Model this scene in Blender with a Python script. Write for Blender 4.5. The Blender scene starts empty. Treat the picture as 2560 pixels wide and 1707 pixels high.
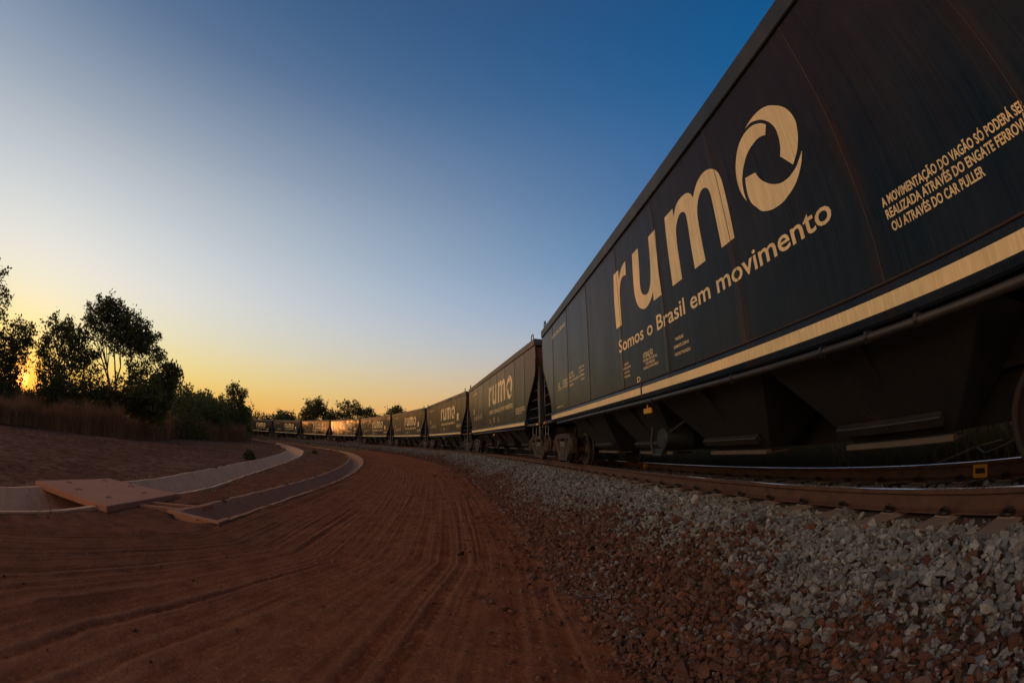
import bpy, bmesh, math, random
import numpy as np
from mathutils import Vector, Matrix

C = bpy.context.scene.collection
SC = bpy.context.scene
R = math.radians
random.seed(7)
rng = np.random.default_rng(7)

# ------------------------------------------------------------------ camera (a 15 mm fisheye, as the photograph was taken with)
EYE = Vector((0.0, 0.0, 0.685))
PITCH, ROLL = 0.233916, -0.008642
FPX, KK = 1081.495, 0.0984793
cam_d = bpy.data.cameras.new('camera')
cam = bpy.data.objects.new('camera', cam_d)
C.objects.link(cam)
SC.camera = cam
fw = Vector((0, math.cos(PITCH), math.sin(PITCH)))
rt = Vector((1, 0, 0))
up = Vector((0, -math.sin(PITCH), math.cos(PITCH)))
r2 = rt * math.cos(ROLL) + up * math.sin(ROLL)
u2 = up * math.cos(ROLL) - rt * math.sin(ROLL)
cam.matrix_world = Matrix(((r2.x, u2.x, -fw.x, EYE.x), (r2.y, u2.y, -fw.y, EYE.y), (r2.z, u2.z, -fw.z, EYE.z), (0, 0, 0, 1)))
cam_d.type = 'PANO'
cam_d.sensor_fit = 'HORIZONTAL'
cam_d.sensor_width = 36.0
cam_d.clip_start = 0.05
cam_d.clip_end = 5000
cc = cam_d.cycles if hasattr(cam_d, 'cycles') and hasattr(cam_d.cycles, 'panorama_type') else cam_d
cc.panorama_type = 'FISHEYE_LENS_POLYNOMIAL'
cc.fisheye_fov = R(200)
cc.fisheye_polynomial_k0 = 0.0
cc.fisheye_polynomial_k1 = -6.57524546e-02
cc.fisheye_polynomial_k2 = -6.41286780e-08
cc.fisheye_polynomial_k3 = -4.50798420e-07
cc.fisheye_polynomial_k4 = -4.68926683e-10

# ------------------------------------------------------------------ light: sunset, sun low behind the trees on the left
SUN_AZ, SUN_EL = R(-65.1), R(2.3)
SUN_DIR = Vector((math.sin(SUN_AZ) * math.cos(SUN_EL), math.cos(SUN_AZ) * math.cos(SUN_EL), math.sin(SUN_EL)))
world = bpy.data.worlds.new('World')
SC.world = world
world.use_nodes = True
wn, wl = world.node_tree.nodes, world.node_tree.links
wn.clear()
w_out = wn.new('ShaderNodeOutputWorld')
w_bg = wn.new('ShaderNodeBackground')
w_sky = wn.new('ShaderNodeTexSky')
w_sky.sky_type = 'NISHITA'
w_sky.sun_disc = False
w_sky.sun_elevation = SUN_EL
w_sky.sun_rotation = SUN_AZ
w_sky.air_density = 1.0
w_sky.dust_density = 1.6
w_sky.ozone_density = 1.5
w_bg.inputs['Strength'].default_value = 0.12


def wnode(kind, **kw):
    n = wn.new(kind)
    for k, v in kw.items():
        setattr(n, k, v)
    return n


def wmath(op, a, b=None, clamp=False):
    n = wnode('ShaderNodeMath', operation=op, use_clamp=clamp)
    for i, v in enumerate((a, b)):
        if v is None:
            continue
        if isinstance(v, (int, float)):
            n.inputs[i].default_value = v
        else:
            wl.new(v, n.inputs[i])
    return n.outputs[0]


def wramp(fac, stops):
    n = wnode('ShaderNodeValToRGB')
    e = n.color_ramp.elements
    while len(e) > 1:
        e.remove(e[-1])
    for i, (p, c) in enumerate(stops):
        el = e[0] if i == 0 else e.new(p)
        el.position = p
        el.color = (*c, 1)
    n.color_ramp.interpolation = 'B_SPLINE'
    wl.new(fac, n.inputs[0])
    return n.outputs[0]


def wmix(fac, a, b, mode='MIX'):
    n = wnode('ShaderNodeMix', data_type='RGBA', blend_type=mode)
    for idx, v in ((0, fac), (6, a), (7, b)):
        if isinstance(v, (int, float)):
            n.inputs[idx].default_value = v
        elif isinstance(v, tuple):
            n.inputs[idx].default_value = (*v, 1)
        else:
            wl.new(v, n.inputs[idx])
    return n.outputs[2]


def lin(r, g, b):
    def f(v):
        v /= 255.0
        return v / 12.92 if v <= 0.04045 else ((v + 0.055) / 1.055) ** 2.4
    return (f(r), f(g), f(b))


# the sky's colour: mostly ramps by elevation and angle from the sun, a little Nishita
tc = wnode('ShaderNodeTexCoord')
sep = wnode('ShaderNodeSeparateXYZ')
wl.new(tc.outputs['Generated'], sep.inputs[0])
elev = wmath('DIVIDE', wmath('ARCSINE', sep.outputs['Z']), math.pi / 2)          # 0 at the horizon, 1 at the zenith
dotn = wnode('ShaderNodeVectorMath', operation='DOT_PRODUCT')
wl.new(tc.outputs['Generated'], dotn.inputs[0])
dotn.inputs[1].default_value = SUN_DIR
ang = wmath('DIVIDE', wmath('ARCCOSINE', wmath('MINIMUM', dotn.outputs['Value'], 0.99999)), math.pi)   # 0 at the sun, 1 opposite
SKY_AWAY = [(0.0, (0.75, 0.30, 0.125)), (0.03, (0.70, 0.315, 0.150)), (0.07, (0.60, 0.345, 0.230)), (0.12, (0.366, 0.400, 0.490)), (0.18, (0.151, 0.296, 0.543)),
            (0.26, (0.015, 0.178, 0.414)), (0.36, (0.020, 0.125, 0.333)), (0.50, (0.004, 0.108, 0.295)), (0.70, (0.004, 0.059, 0.196)), (1.0, (0.10, 0.12, 0.18))]
SKY_SUN = [(0.0, (1.05, 0.420, 0.060)), (0.03, (1.36, 0.520, 0.070)), (0.07, (1.98, 0.840, 0.215)), (0.12, (1.12, 0.900, 0.590)), (0.18, (0.99, 0.950, 0.820)),
           (0.26, (0.873, 0.858, 0.790)), (0.36, (0.590, 0.620, 0.620)), (0.50, (0.184, 0.230, 0.320)), (0.70, (0.090, 0.140, 0.210)), (1.0, (0.10, 0.12, 0.18))]
SKY_BACK = [(0.0, (0.85, 0.60, 0.46)), (0.07, (0.85, 0.63, 0.52)), (0.14, (0.75, 0.60, 0.55)), (0.22, (0.60, 0.53, 0.54)), (0.36, (0.40, 0.39, 0.44)), (0.60, (0.24, 0.25, 0.31)), (1.0, (0.10, 0.12, 0.18))]  # unseen sky behind the camera, brightened as fill light for the ground
c_away = wramp(elev, SKY_AWAY)
c_sun = wramp(elev, SKY_SUN)
near_sun = wmath('POWER', wmath('SUBTRACT', 1.0, wmath('DIVIDE', ang, 0.6), clamp=True), 1.5)
dusk = wmix(near_sun, c_away, c_sun)
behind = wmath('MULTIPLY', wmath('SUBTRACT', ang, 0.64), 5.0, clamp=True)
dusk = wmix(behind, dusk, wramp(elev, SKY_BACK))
glow = wmath('EXPONENT', wmath('MULTIPLY', ang, -75.0))
dusk = wmix(1.0, dusk, wmix(glow, (0, 0, 0), (1.4, 0.25, 0.02)), 'ADD')
core = wmath('POWER', wmath('MAXIMUM', wmath('SUBTRACT', 1.0, wmath('DIVIDE', ang, 0.006)), 0.0), 1.2)
dusk = wmix(1.0, dusk, wmix(core, (0, 0, 0), (9.0, 2.4, 0.5)), 'ADD')
# added warm lobe of sky, unseen behind the camera's left, to light the lettering
FILL_AZ, FILL_EL = R(-138), R(22)
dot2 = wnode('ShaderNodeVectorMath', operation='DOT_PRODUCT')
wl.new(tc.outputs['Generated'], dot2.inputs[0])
dot2.inputs[1].default_value = (math.sin(FILL_AZ) * math.cos(FILL_EL), math.cos(FILL_AZ) * math.cos(FILL_EL), math.sin(FILL_EL))
fill_lobe = wmath('ARCCOSINE', wmath('MINIMUM', dot2.outputs['Value'], 0.99999))
fill_lobe = wmath('POWER', wmath('SUBTRACT', 1.0, wmath('DIVIDE', fill_lobe, 0.72), clamp=True), 1.2)
dusk = wmix(1.0, dusk, wmix(fill_lobe, (0, 0, 0), (3.0, 1.85, 0.75)), 'ADD')
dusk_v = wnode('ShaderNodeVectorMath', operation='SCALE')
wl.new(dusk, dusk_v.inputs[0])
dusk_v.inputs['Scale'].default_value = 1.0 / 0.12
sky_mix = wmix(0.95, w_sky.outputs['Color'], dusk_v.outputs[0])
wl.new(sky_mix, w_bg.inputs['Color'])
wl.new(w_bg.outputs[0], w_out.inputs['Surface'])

sun_d = bpy.data.lights.new('sun', 'SUN')
sun_d.energy = 0.8
sun_d.angle = R(0.6)
sun_d.color = (1.0, 0.36, 0.09)
sun = bpy.data.objects.new('sun', sun_d)
C.objects.link(sun)
sun.rotation_euler = (-SUN_DIR).to_track_quat('-Z', 'Y').to_euler()
sun.location = (-30, 14, 12)

SC.view_settings.view_transform = 'Standard'
SC.view_settings.look = 'None'
SC.view_settings.exposure = 0.0
SC.view_settings.gamma = 1.0
SC.view_settings.use_curve_mapping = False
SC.cycles.max_bounces = 6
SC.cycles.sample_clamp_indirect = 6.0
SC.cycles.use_denoising = True

# ------------------------------------------------------------------ helpers


def tag(o, label=None, cat=None, group=None, kind=None):
    for k, v in (('label', label), ('category', cat), ('group', group), ('kind', kind)):
        if v:
            o[k] = v
    return o


def empty(name, loc=(0, 0, 0), mat=None):
    o = bpy.data.objects.new(name, None)
    o.empty_display_size = 0.3
    C.objects.link(o)
    if mat is not None:
        o.matrix_world = mat
    else:
        o.location = loc
    return o


class MB:
    """Collects shapes into one mesh."""

    def __init__(self):
        self.v, self.f, self.m = [], [], []

    def add(self, vs, fs, mi=0):
        b = len(self.v)
        self.v += [tuple(q) for q in vs]
        self.f += [tuple(b + i for i in f) for f in fs]
        self.m += [mi] * len(fs)

    def box(self, x0, x1, y0, y1, z0, z1, mi=0):
        vs = [(x, y, z) for z in (z0, z1) for y in (y0, y1) for x in (x0, x1)]
        self.add(vs, [(0, 2, 3, 1), (4, 5, 7, 6), (0, 1, 5, 4), (2, 6, 7, 3), (0, 4, 6, 2), (1, 3, 7, 5)], mi)

    def bar(self, a, b, w, h, mi=0, upv=(0, 0, 1)):
        a, b = Vector(a), Vector(b)
        d = (b - a).normalized()
        s = d.cross(Vector(upv))
        if s.length < 1e-4:
            s = d.cross(Vector((1, 0, 0)))
        s.normalize()
        n = s.cross(d).normalized()
        vs = []
        for q in (a, b):
            for i, j in ((-1, -1), (1, -1), (1, 1), (-1, 1)):
                vs.append(q + s * (i * w / 2) + n * (j * h / 2))
        self.add(vs, [(0, 1, 2, 3), (7, 6, 5, 4), (0, 4, 5, 1), (1, 5, 6, 2), (2, 6, 7, 3), (3, 7, 4, 0)], mi)

    def tube(self, pts, rad, n=8, mi=0, cap=True):
        pts = [Vector(q) for q in pts]
        if isinstance(rad, (int, float)):
            rad = [rad] * len(pts)
        vs, fs = [], []
        ref = None
        for i, q in enumerate(pts):
            d = (pts[min(i + 1, len(pts) - 1)] - pts[max(i - 1, 0)]).normalized()
            if ref is None:
                ref = d.orthogonal().normalized()
            s = (ref - d * ref.dot(d))
            if s.length < 1e-5:
                s = d.orthogonal()
            s.normalize()
            ref = s
            t = d.cross(s)
            for k in range(n):
                a = 2 * math.pi * k / n
                vs.append(q + (s * math.cos(a) + t * math.sin(a)) * rad[i])
        for i in range(len(pts) - 1):
            for k in range(n):
                k2 = (k + 1) % n
                fs.append((i * n + k, i * n + k2, (i + 1) * n + k2, (i + 1) * n + k))
        if cap:
            fs.append(tuple(reversed(range(n))))
            fs.append(tuple((len(pts) - 1) * n + k for k in range(n)))
        self.add(vs, fs, mi)

    def lathe(self, prof, c, axis='Y', n=32, mi=0):
        """profile of (radius, along) turned about an axis through c"""
        vs, fs = [], []
        for r_, h in prof:
            for k in range(n):
                a = 2 * math.pi * k / n
                if axis == 'Y':
                    vs.append((c[0] + r_ * math.cos(a), c[1] + h, c[2] + r_ * math.sin(a)))
                else:
                    vs.append((c[0] + r_ * math.cos(a), c[1] + r_ * math.sin(a), c[2] + h))
        for i in range(len(prof) - 1):
            for k in range(n):
                k2 = (k + 1) % n
                fs.append((i * n + k, i * n + k2, (i + 1) * n + k2, (i + 1) * n + k))
        self.add(vs, fs, mi)

    def prism(self, poly, y0, y1, mi=0):
        """polygon in x,z extruded along y"""
        n = len(poly)
        vs = [(x, y0, z) for x, z in poly] + [(x, y1, z) for x, z in poly]
        fs = [tuple(range(n)), tuple(reversed(range(n, 2 * n)))]
        for i in range(n):
            j = (i + 1) % n
            fs.append((j, i, n + i, n + j))
        self.add(vs, fs, mi)

    def build(self, name, mats, parent=None, smooth=False, fix=True, bevel=0.0):
        me = bpy.data.meshes.new(name)
        me.from_pydata(self.v, [], self.f)
        if not isinstance(mats, (list, tuple)):
            mats = [mats]
        for m in mats:
            me.materials.append(m)
        if len(mats) > 1:
            me.polygons.foreach_set('material_index', self.m)
        if fix:
            bm = bmesh.new()
            bm.from_mesh(me)
            bmesh.ops.recalc_face_normals(bm, faces=bm.faces)
            if bevel:
                es = [e for e in bm.edges if len(e.link_faces) == 2 and e.calc_face_angle(0) > 0.6]
                bmesh.ops.bevel(bm, geom=es, offset=bevel, segments=1, affect='EDGES', profile=0.5)
            bm.to_mesh(me)
            bm.free()
        if smooth:
            me.polygons.foreach_set('use_smooth', [True] * len(me.polygons))
        me.update()
        o = bpy.data.objects.new(name, me)
        C.objects.link(o)
        if parent is not None:
            o.parent = parent
        return o


def np_mesh(name, V, F, mat, parent=None, smooth=False, col=None):
    """fast mesh from arrays; F is (n,3) or (n,4); col is an (nverts,3) own-colour attribute"""
    V = np.asarray(V, np.float32)
    F = np.asarray(F, np.int32)
    me = bpy.data.meshes.new(name)
    me.vertices.add(len(V))
    me.vertices.foreach_set('co', V.ravel())
    k = F.shape[1]
    me.loops.add(F.size)
    me.loops.foreach_set('vertex_index', F.ravel())
    me.polygons.add(len(F))
    me.polygons.foreach_set('loop_start', np.arange(0, F.size, k, dtype=np.int32))
    try:
        me.polygons.foreach_set('loop_total', np.full(len(F), k, np.int32))
    except Exception:
        pass
    me.polygons.foreach_set('use_smooth', np.full(len(F), smooth, bool))
    if col is not None:
        at = me.attributes.new('own', 'FLOAT_COLOR', 'POINT')
        at.data.foreach_set('color', np.hstack([col, np.ones((len(col), 1))]).astype(np.float32).ravel())
    me.materials.append(mat)
    me.update(calc_edges=True)
    o = bpy.data.objects.new(name, me)
    C.objects.link(o)
    if parent is not None:
        o.parent = parent
    return o


def copy_tree(o, parent=None):
    c = o.copy()
    C.objects.link(c)
    if parent is not None:
        c.parent = parent
        c.matrix_parent_inverse = o.matrix_parent_inverse.copy()
    for ch in o.children:
        copy_tree(ch, c)
    return c


def ray(px, py):
    """direction of a point of the photograph (2560 x 1707), for reading places off it"""
    a, b = px - 1280.0, 853.5 - py
    rr = math.hypot(a, b)
    th = math.asin(rr * KK / FPX) / KK
    return (fw * math.cos(th) + (r2 * a + u2 * b) * (math.sin(th) / max(rr, 1e-9))).normalized()


def at(px, py, dist):
    """point at a horizontal distance from the camera"""
    d = ray(px, py)
    return EYE + d * (dist / math.hypot(d.x, d.y))


def on_ground(px, py, z=-0.9):
    d = ray(px, py)
    return EYE + d * ((z - EYE.z) / d.z)


# ------------------------------------------------------------------ the track: one long left-hand curve
D0, PSI, K0, K1, K2 = 4.31963, 0.0658247, 0.00830417, -2.2199190e-05, 2.757771e-07
_ds = 0.05
_S = np.arange(-40, 420, _ds)


def _head(s):
    q = np.clip(s, -40, 170)
    h = PSI + K0 * q + K1 * q * q / 2 + K2 * q ** 3 / 6
    return h + (s - q) * 0.0105


_H = _head(_S)
_cx = np.concatenate([[0], np.cumsum(-np.sin((_H[1:] + _H[:-1]) / 2) * _ds)])
_cy = np.concatenate([[0], np.cumsum(np.cos((_H[1:] + _H[:-1]) / 2) * _ds)])
_i0 = int(round(40 / _ds))
_cx += D0 - _cx[_i0]
_cy += 0.0 - _cy[_i0]


def track(s, off=0.0):
    """world x, y, heading of the point at arc length s, off metres to the left (camera side) of the centre line"""
    s = np.asarray(s, float)
    h = np.interp(s, _S, _H)
    return np.interp(s, _S, _cx) - np.cos(h) * off, np.interp(s, _S, _cy) - np.sin(h) * off, h


def to_track(x, y):
    """arc length and offset of world points (vectorised, coarse then fine)"""
    x, y = np.atleast_1d(x), np.atleast_1d(y)
    cs = np.arange(0, len(_S), 40)
    s_out = np.empty(x.shape)
    o_out = np.empty(x.shape)
    for a in range(0, len(x), 4000):
        xx, yy = x[a:a + 4000, None], y[a:a + 4000, None]
        i = np.argmin((xx - _cx[cs]) ** 2 + (yy - _cy[cs]) ** 2, axis=1)
        s = _S[cs[i]]
        for _ in range(3):
            cx, cy, h = track(s)
            dx, dy = x[a:a + 4000] - cx, y[a:a + 4000] - cy
            t = -np.sin(h) * dx + np.cos(h) * dy
            s = np.clip(s + t, _S[0], _S[-1])
        cx, cy, h = track(s)
        dx, dy = x[a:a + 4000] - cx, y[a:a + 4000] - cy
        s_out[a:a + 4000] = s
        o_out[a:a + 4000] = -np.cos(h) * dx - np.sin(h) * dy
    return s_out, o_out


GAUGE = 1.436
RO = GAUGE / 2 + 0.036        # rail centre offset


def vnoise(x, y, seed=0):
    """smooth value noise on numpy arrays, -1..1"""
    xi, yi = np.floor(x).astype(int), np.floor(y).astype(int)
    fx, fy = x - xi, y - yi
    fx, fy = fx * fx * (3 - 2 * fx), fy * fy * (3 - 2 * fy)

    def h(i, j):
        n = (i * 374761393 + j * 668265263 + seed * 1442695041) & 0x7fffffff
        n = ((n ^ (n >> 13)) * 1274126177) & 0x7fffffff
        return ((n ^ (n >> 16)) & 0xffff) / 32767.5 - 1.0
    a, b, c, d = h(xi, yi), h(xi + 1, yi), h(xi, yi + 1), h(xi + 1, yi + 1)
    return (a * (1 - fx) + b * fx) * (1 - fy) + (c * (1 - fx) + d * fx) * fy

# ------------------------------------------------------------------ materials


class NT:
    """small wrapper for building node materials"""

    def __init__(self, name):
        self.mat = bpy.data.materials.new(name)
        self.mat.use_nodes = True
        self.n, self.l = self.mat.node_tree.nodes, self.mat.node_tree.links
        self.p = self.n['Principled BSDF']
        self.out = self.n['Material Output']
        self._tc = None

    def tc(self, which='Object'):
        if self._tc is None:
            self._tc = self.n.new('ShaderNodeTexCoord')
        return self._tc.outputs[which]

    def mapping(self, scale=(1, 1, 1), src=None, rot=(0, 0, 0)):
        m = self.n.new('ShaderNodeMapping')
        m.inputs['Scale'].default_value = scale
        m.inputs['Rotation'].default_value = rot
        self.l.new(src or self.tc(), m.inputs['Vector'])
        return m.outputs[0]

    def noise(self, scale, detail=4, rough=0.55, vec=None, out='Fac', dist=0.0):
        t = self.n.new('ShaderNodeTexNoise')
        t.inputs['Scale'].default_value = scale
        t.inputs['Detail'].default_value = detail
        t.inputs['Roughness'].default_value = rough
        t.inputs['Distortion'].default_value = dist
        self.l.new(vec or self.tc(), t.inputs['Vector'])
        return t.outputs[out]

    def voro(self, scale, vec=None, feature='F1', out='Distance'):
        t = self.n.new('ShaderNodeTexVoronoi')
        t.feature = feature
        t.inputs['Scale'].default_value = scale
        self.l.new(vec or self.tc(), t.inputs['Vector'])
        return t.outputs[out]

    def ramp(self, fac, stops, mode='LINEAR'):
        r_ = self.n.new('ShaderNodeValToRGB')
        r_.color_ramp.interpolation = mode
        e = r_.color_ramp.elements
        while len(e) > 1:
            e.remove(e[-1])
        for i, (p, c) in enumerate(stops):
            el = e[0] if i == 0 else e.new(p)
            el.position = p
            el.color = (c, c, c, 1) if isinstance(c, (int, float)) else (*c, 1)
        self.l.new(fac, r_.inputs[0])
        return r_.outputs[0]

    def mix(self, fac, a, b, mode='MIX'):
        n = self.n.new('ShaderNodeMix')
        n.data_type = 'RGBA'
        n.blend_type = mode
        for idx, v in ((0, fac), (6, a), (7, b)):
            if isinstance(v, (int, float)):
                n.inputs[idx].default_value = v
            elif isinstance(v, tuple):
                n.inputs[idx].default_value = (*v, 1)
            else:
                self.l.new(v, n.inputs[idx])
        return n.outputs[2]

    def math(self, op, a, b=None, clamp=False):
        n = self.n.new('ShaderNodeMath')
        n.operation = op
        n.use_clamp = clamp
        for i, v in enumerate((a, b)):
            if v is None:
                continue
            if isinstance(v, (int, float)):
                n.inputs[i].default_value = v
            else:
                self.l.new(v, n.inputs[i])
        return n.outputs[0]

    def attr(self, name='own', out='Color'):
        a = self.n.new('ShaderNodeAttribute')
        a.attribute_name = name
        return a.outputs[out]

    def rand(self):
        return self.n.new('ShaderNodeObjectInfo').outputs['Random']

    def set(self, **kw):
        for k, v in kw.items():
            s = self.p.inputs[k.replace('_', ' ')]
            if isinstance(v, (int, float)):
                s.default_value = v
            elif isinstance(v, tuple):
                s.default_value = (*v, 1)
            else:
                self.l.new(v, s)
        return self

    def bump(self, height, strength=0.5, dist=0.02):
        b = self.n.new('ShaderNodeBump')
        b.inputs['Strength'].default_value = strength
        b.inputs['Distance'].default_value = dist
        self.l.new(height, b.inputs['Height'])
        self.l.new(b.outputs[0], self.p.inputs['Normal'])
        return self


def dirt_material(name, base, dry, dark, tracks=False, side=None):
    t = NT(name)
    big = t.noise(0.35, 5, 0.6)
    mid = t.noise(3.0, 6, 0.65)
    fine = t.noise(42.0, 5, 0.7)
    col = t.mix(t.ramp(big, [(0.35, 0.0), (0.65, 1.0)]), base, dry)
    col = t.mix(t.ramp(mid, [(0.42, 0.75), (0.60, 0.0)]), col, dark)
    grit = t.voro(34.0, out='Color')
    sg = t.n.new('ShaderNodeSeparateColor')
    t.l.new(grit, sg.inputs[0])
    col = t.mix(t.ramp(sg.outputs[0], [(0.93, 0.0), (0.97, 0.55)]), col, (0.30, 0.13, 0.075))
    col = t.mix(0.5, col, t.mix(t.ramp(fine, [(0.3, 0.0), (0.7, 1.0)]), (0.55, 0.5, 0.5), (1.4, 1.35, 1.3)), 'MULTIPLY')
    if side:
        so = t.n.new('ShaderNodeSeparateColor')
        t.l.new(t.attr('own'), so.inputs[0])
        sb = t.mix(t.ramp(mid, [(0.38, 0.0), (0.62, 1.0)]), tuple(v * 0.68 for v in side), side)
        sb = t.mix(0.5, sb, t.mix(t.ramp(fine, [(0.3, 0.0), (0.7, 1.0)]), (0.55, 0.5, 0.5), (1.4, 1.35, 1.3)), 'MULTIPLY')
        col = t.mix(t.math('MULTIPLY', so.outputs[1], 1.0), col, sb)
    if tracks:
        a = so.outputs[0]                        # raking light put into the colour: crests lightened, ruts darkened
        col = t.mix(a, col, t.mix(0.5, col, (0.34, 0.15, 0.08)))
    t.set(Base_Color=col, Roughness=0.95, Specular_IOR_Level=0.0)
    h = t.math('ADD', t.math('MULTIPLY', fine, 0.5), t.math('ADD', mid, t.math('MULTIPLY', t.noise(13.0, 5, 0.7), 0.8)))
    t.bump(h, 0.9, 0.035)
    return t.mat


M = {}
M['dirt'] = dirt_material('red_dirt', (0.155, 0.068, 0.041), (0.215, 0.108, 0.068), (0.060, 0.028, 0.018), side=(0.19, 0.076, 0.041))
M['road'] = dirt_material('red_road_dirt', (0.200, 0.064, 0.029), (0.245, 0.088, 0.044), (0.125, 0.041, 0.020), tracks=True, side=(0.15, 0.058, 0.030))
M['bed'] = dirt_material('ballast_bed', (0.09, 0.07, 0.055), (0.115, 0.085, 0.065), (0.045, 0.032, 0.025))

t = NT('ballast_stone')
own = t.attr('own')
sn = t.noise(55.0, 4, 0.7)
c = t.mix(0.6, own, t.mix(t.ramp(sn, [(0.3, 0.0), (0.7, 1.0)]), (0.5, 0.5, 0.5), (1.5, 1.5, 1.5)), 'MULTIPLY')
t.set(Base_Color=c, Roughness=0.85, Specular_IOR_Level=0.15)
t.bump(t.noise(140.0, 4, 0.6), 0.5, 0.004)
M['stone'] = t.mat

t = NT('rusty_rail_steel')
n1 = t.noise(6.0, 6, 0.7, t.mapping((1, 1, 1)))
n2 = t.noise(60.0, 4, 0.7)
c = t.mix(t.ramp(n1, [(0.35, 0.0), (0.65, 1.0)]), (0.062, 0.026, 0.015), (0.12, 0.050, 0.028))
c = t.mix(0.5, c, t.mix(n2, (0.5, 0.45, 0.42), (1.5, 1.5, 1.5)), 'MULTIPLY')
t.set(Base_Color=c, Roughness=0.72, Metallic=0.15)
t.bump(n2, 0.35, 0.004)
M['rail'] = t.mat
t = NT('polished_rail_head')
t.set(Base_Color=(0.55, 0.54, 0.52), Metallic=1.0, Roughness=t.ramp(t.noise(30.0, 3), [(0.3, 0.16), (0.7, 0.34)]))
M['railtop'] = t.mat

t = NT('dusty_concrete_sleeper')
n1 = t.noise(5.0, 5, 0.6)
c = t.mix(n1, (0.165, 0.110, 0.078), (0.23, 0.165, 0.125))
c = t.mix(t.ramp(t.noise(70.0, 3), [(0.55, 0.0), (0.75, 0.5)]), c, (0.10, 0.06, 0.045))
t.set(Base_Color=c, Roughness=0.92)
t.bump(t.noise(50.0, 4, 0.7), 0.4, 0.005)
M['sleeper'] = t.mat
t = NT('black_spring_steel')
t.set(Base_Color=(0.022, 0.013, 0.010), Roughness=0.6, Metallic=0.3)
M['clip'] = t.mat

t = NT('weathered_concrete')
n1 = t.noise(1.6, 6, 0.65)
n2 = t.noise(1.0, 4, 0.6, t.mapping((6, 6, 1.2)))
c = t.mix(n1, (0.42, 0.215, 0.115), (0.60, 0.33, 0.185))
c = t.mix(t.ramp(n2, [(0.5, 0.0), (0.72, 0.6)]), c, (0.24, 0.12, 0.07))
t.set(Base_Color=c, Roughness=0.92, Specular_IOR_Level=0.2)
t.bump(t.noise(24.0, 6, 0.7), 0.5, 0.02)
M['concrete'] = t.mat
t = NT('red_stained_concrete')
c = t.mix(t.noise(2.2, 6, 0.65), (0.27, 0.105, 0.052), (0.37, 0.175, 0.095))
c = t.mix(t.ramp(t.noise(7.0, 5, 0.7), [(0.55, 0.0), (0.7, 0.5)]), c, (0.20, 0.075, 0.042))
t.set(Base_Color=c, Roughness=0.94, Specular_IOR_Level=0.15)
t.bump(t.noise(24.0, 6, 0.7), 0.5, 0.02)
M['redcrete'] = t.mat
t = NT('slab_concrete')
c = t.mix(t.noise(1.4, 6, 0.6), (0.29, 0.108, 0.056), (0.38, 0.165, 0.092))
c = t.mix(t.ramp(t.noise(4.0, 6, 0.75, t.mapping((1, 3, 1))), [(0.58, 0.0), (0.7, 0.6)]), c, (0.10, 0.055, 0.04))
t.set(Base_Color=c, Roughness=0.9, Specular_IOR_Level=0.2)
t.bump(t.noise(30.0, 5, 0.7), 0.4, 0.01)
M['slab'] = t.mat
t = NT('rusty_rebar')
t.set(Base_Color=(0.06, 0.028, 0.018), Roughness=0.8)
M['rebar'] = t.mat


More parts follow.
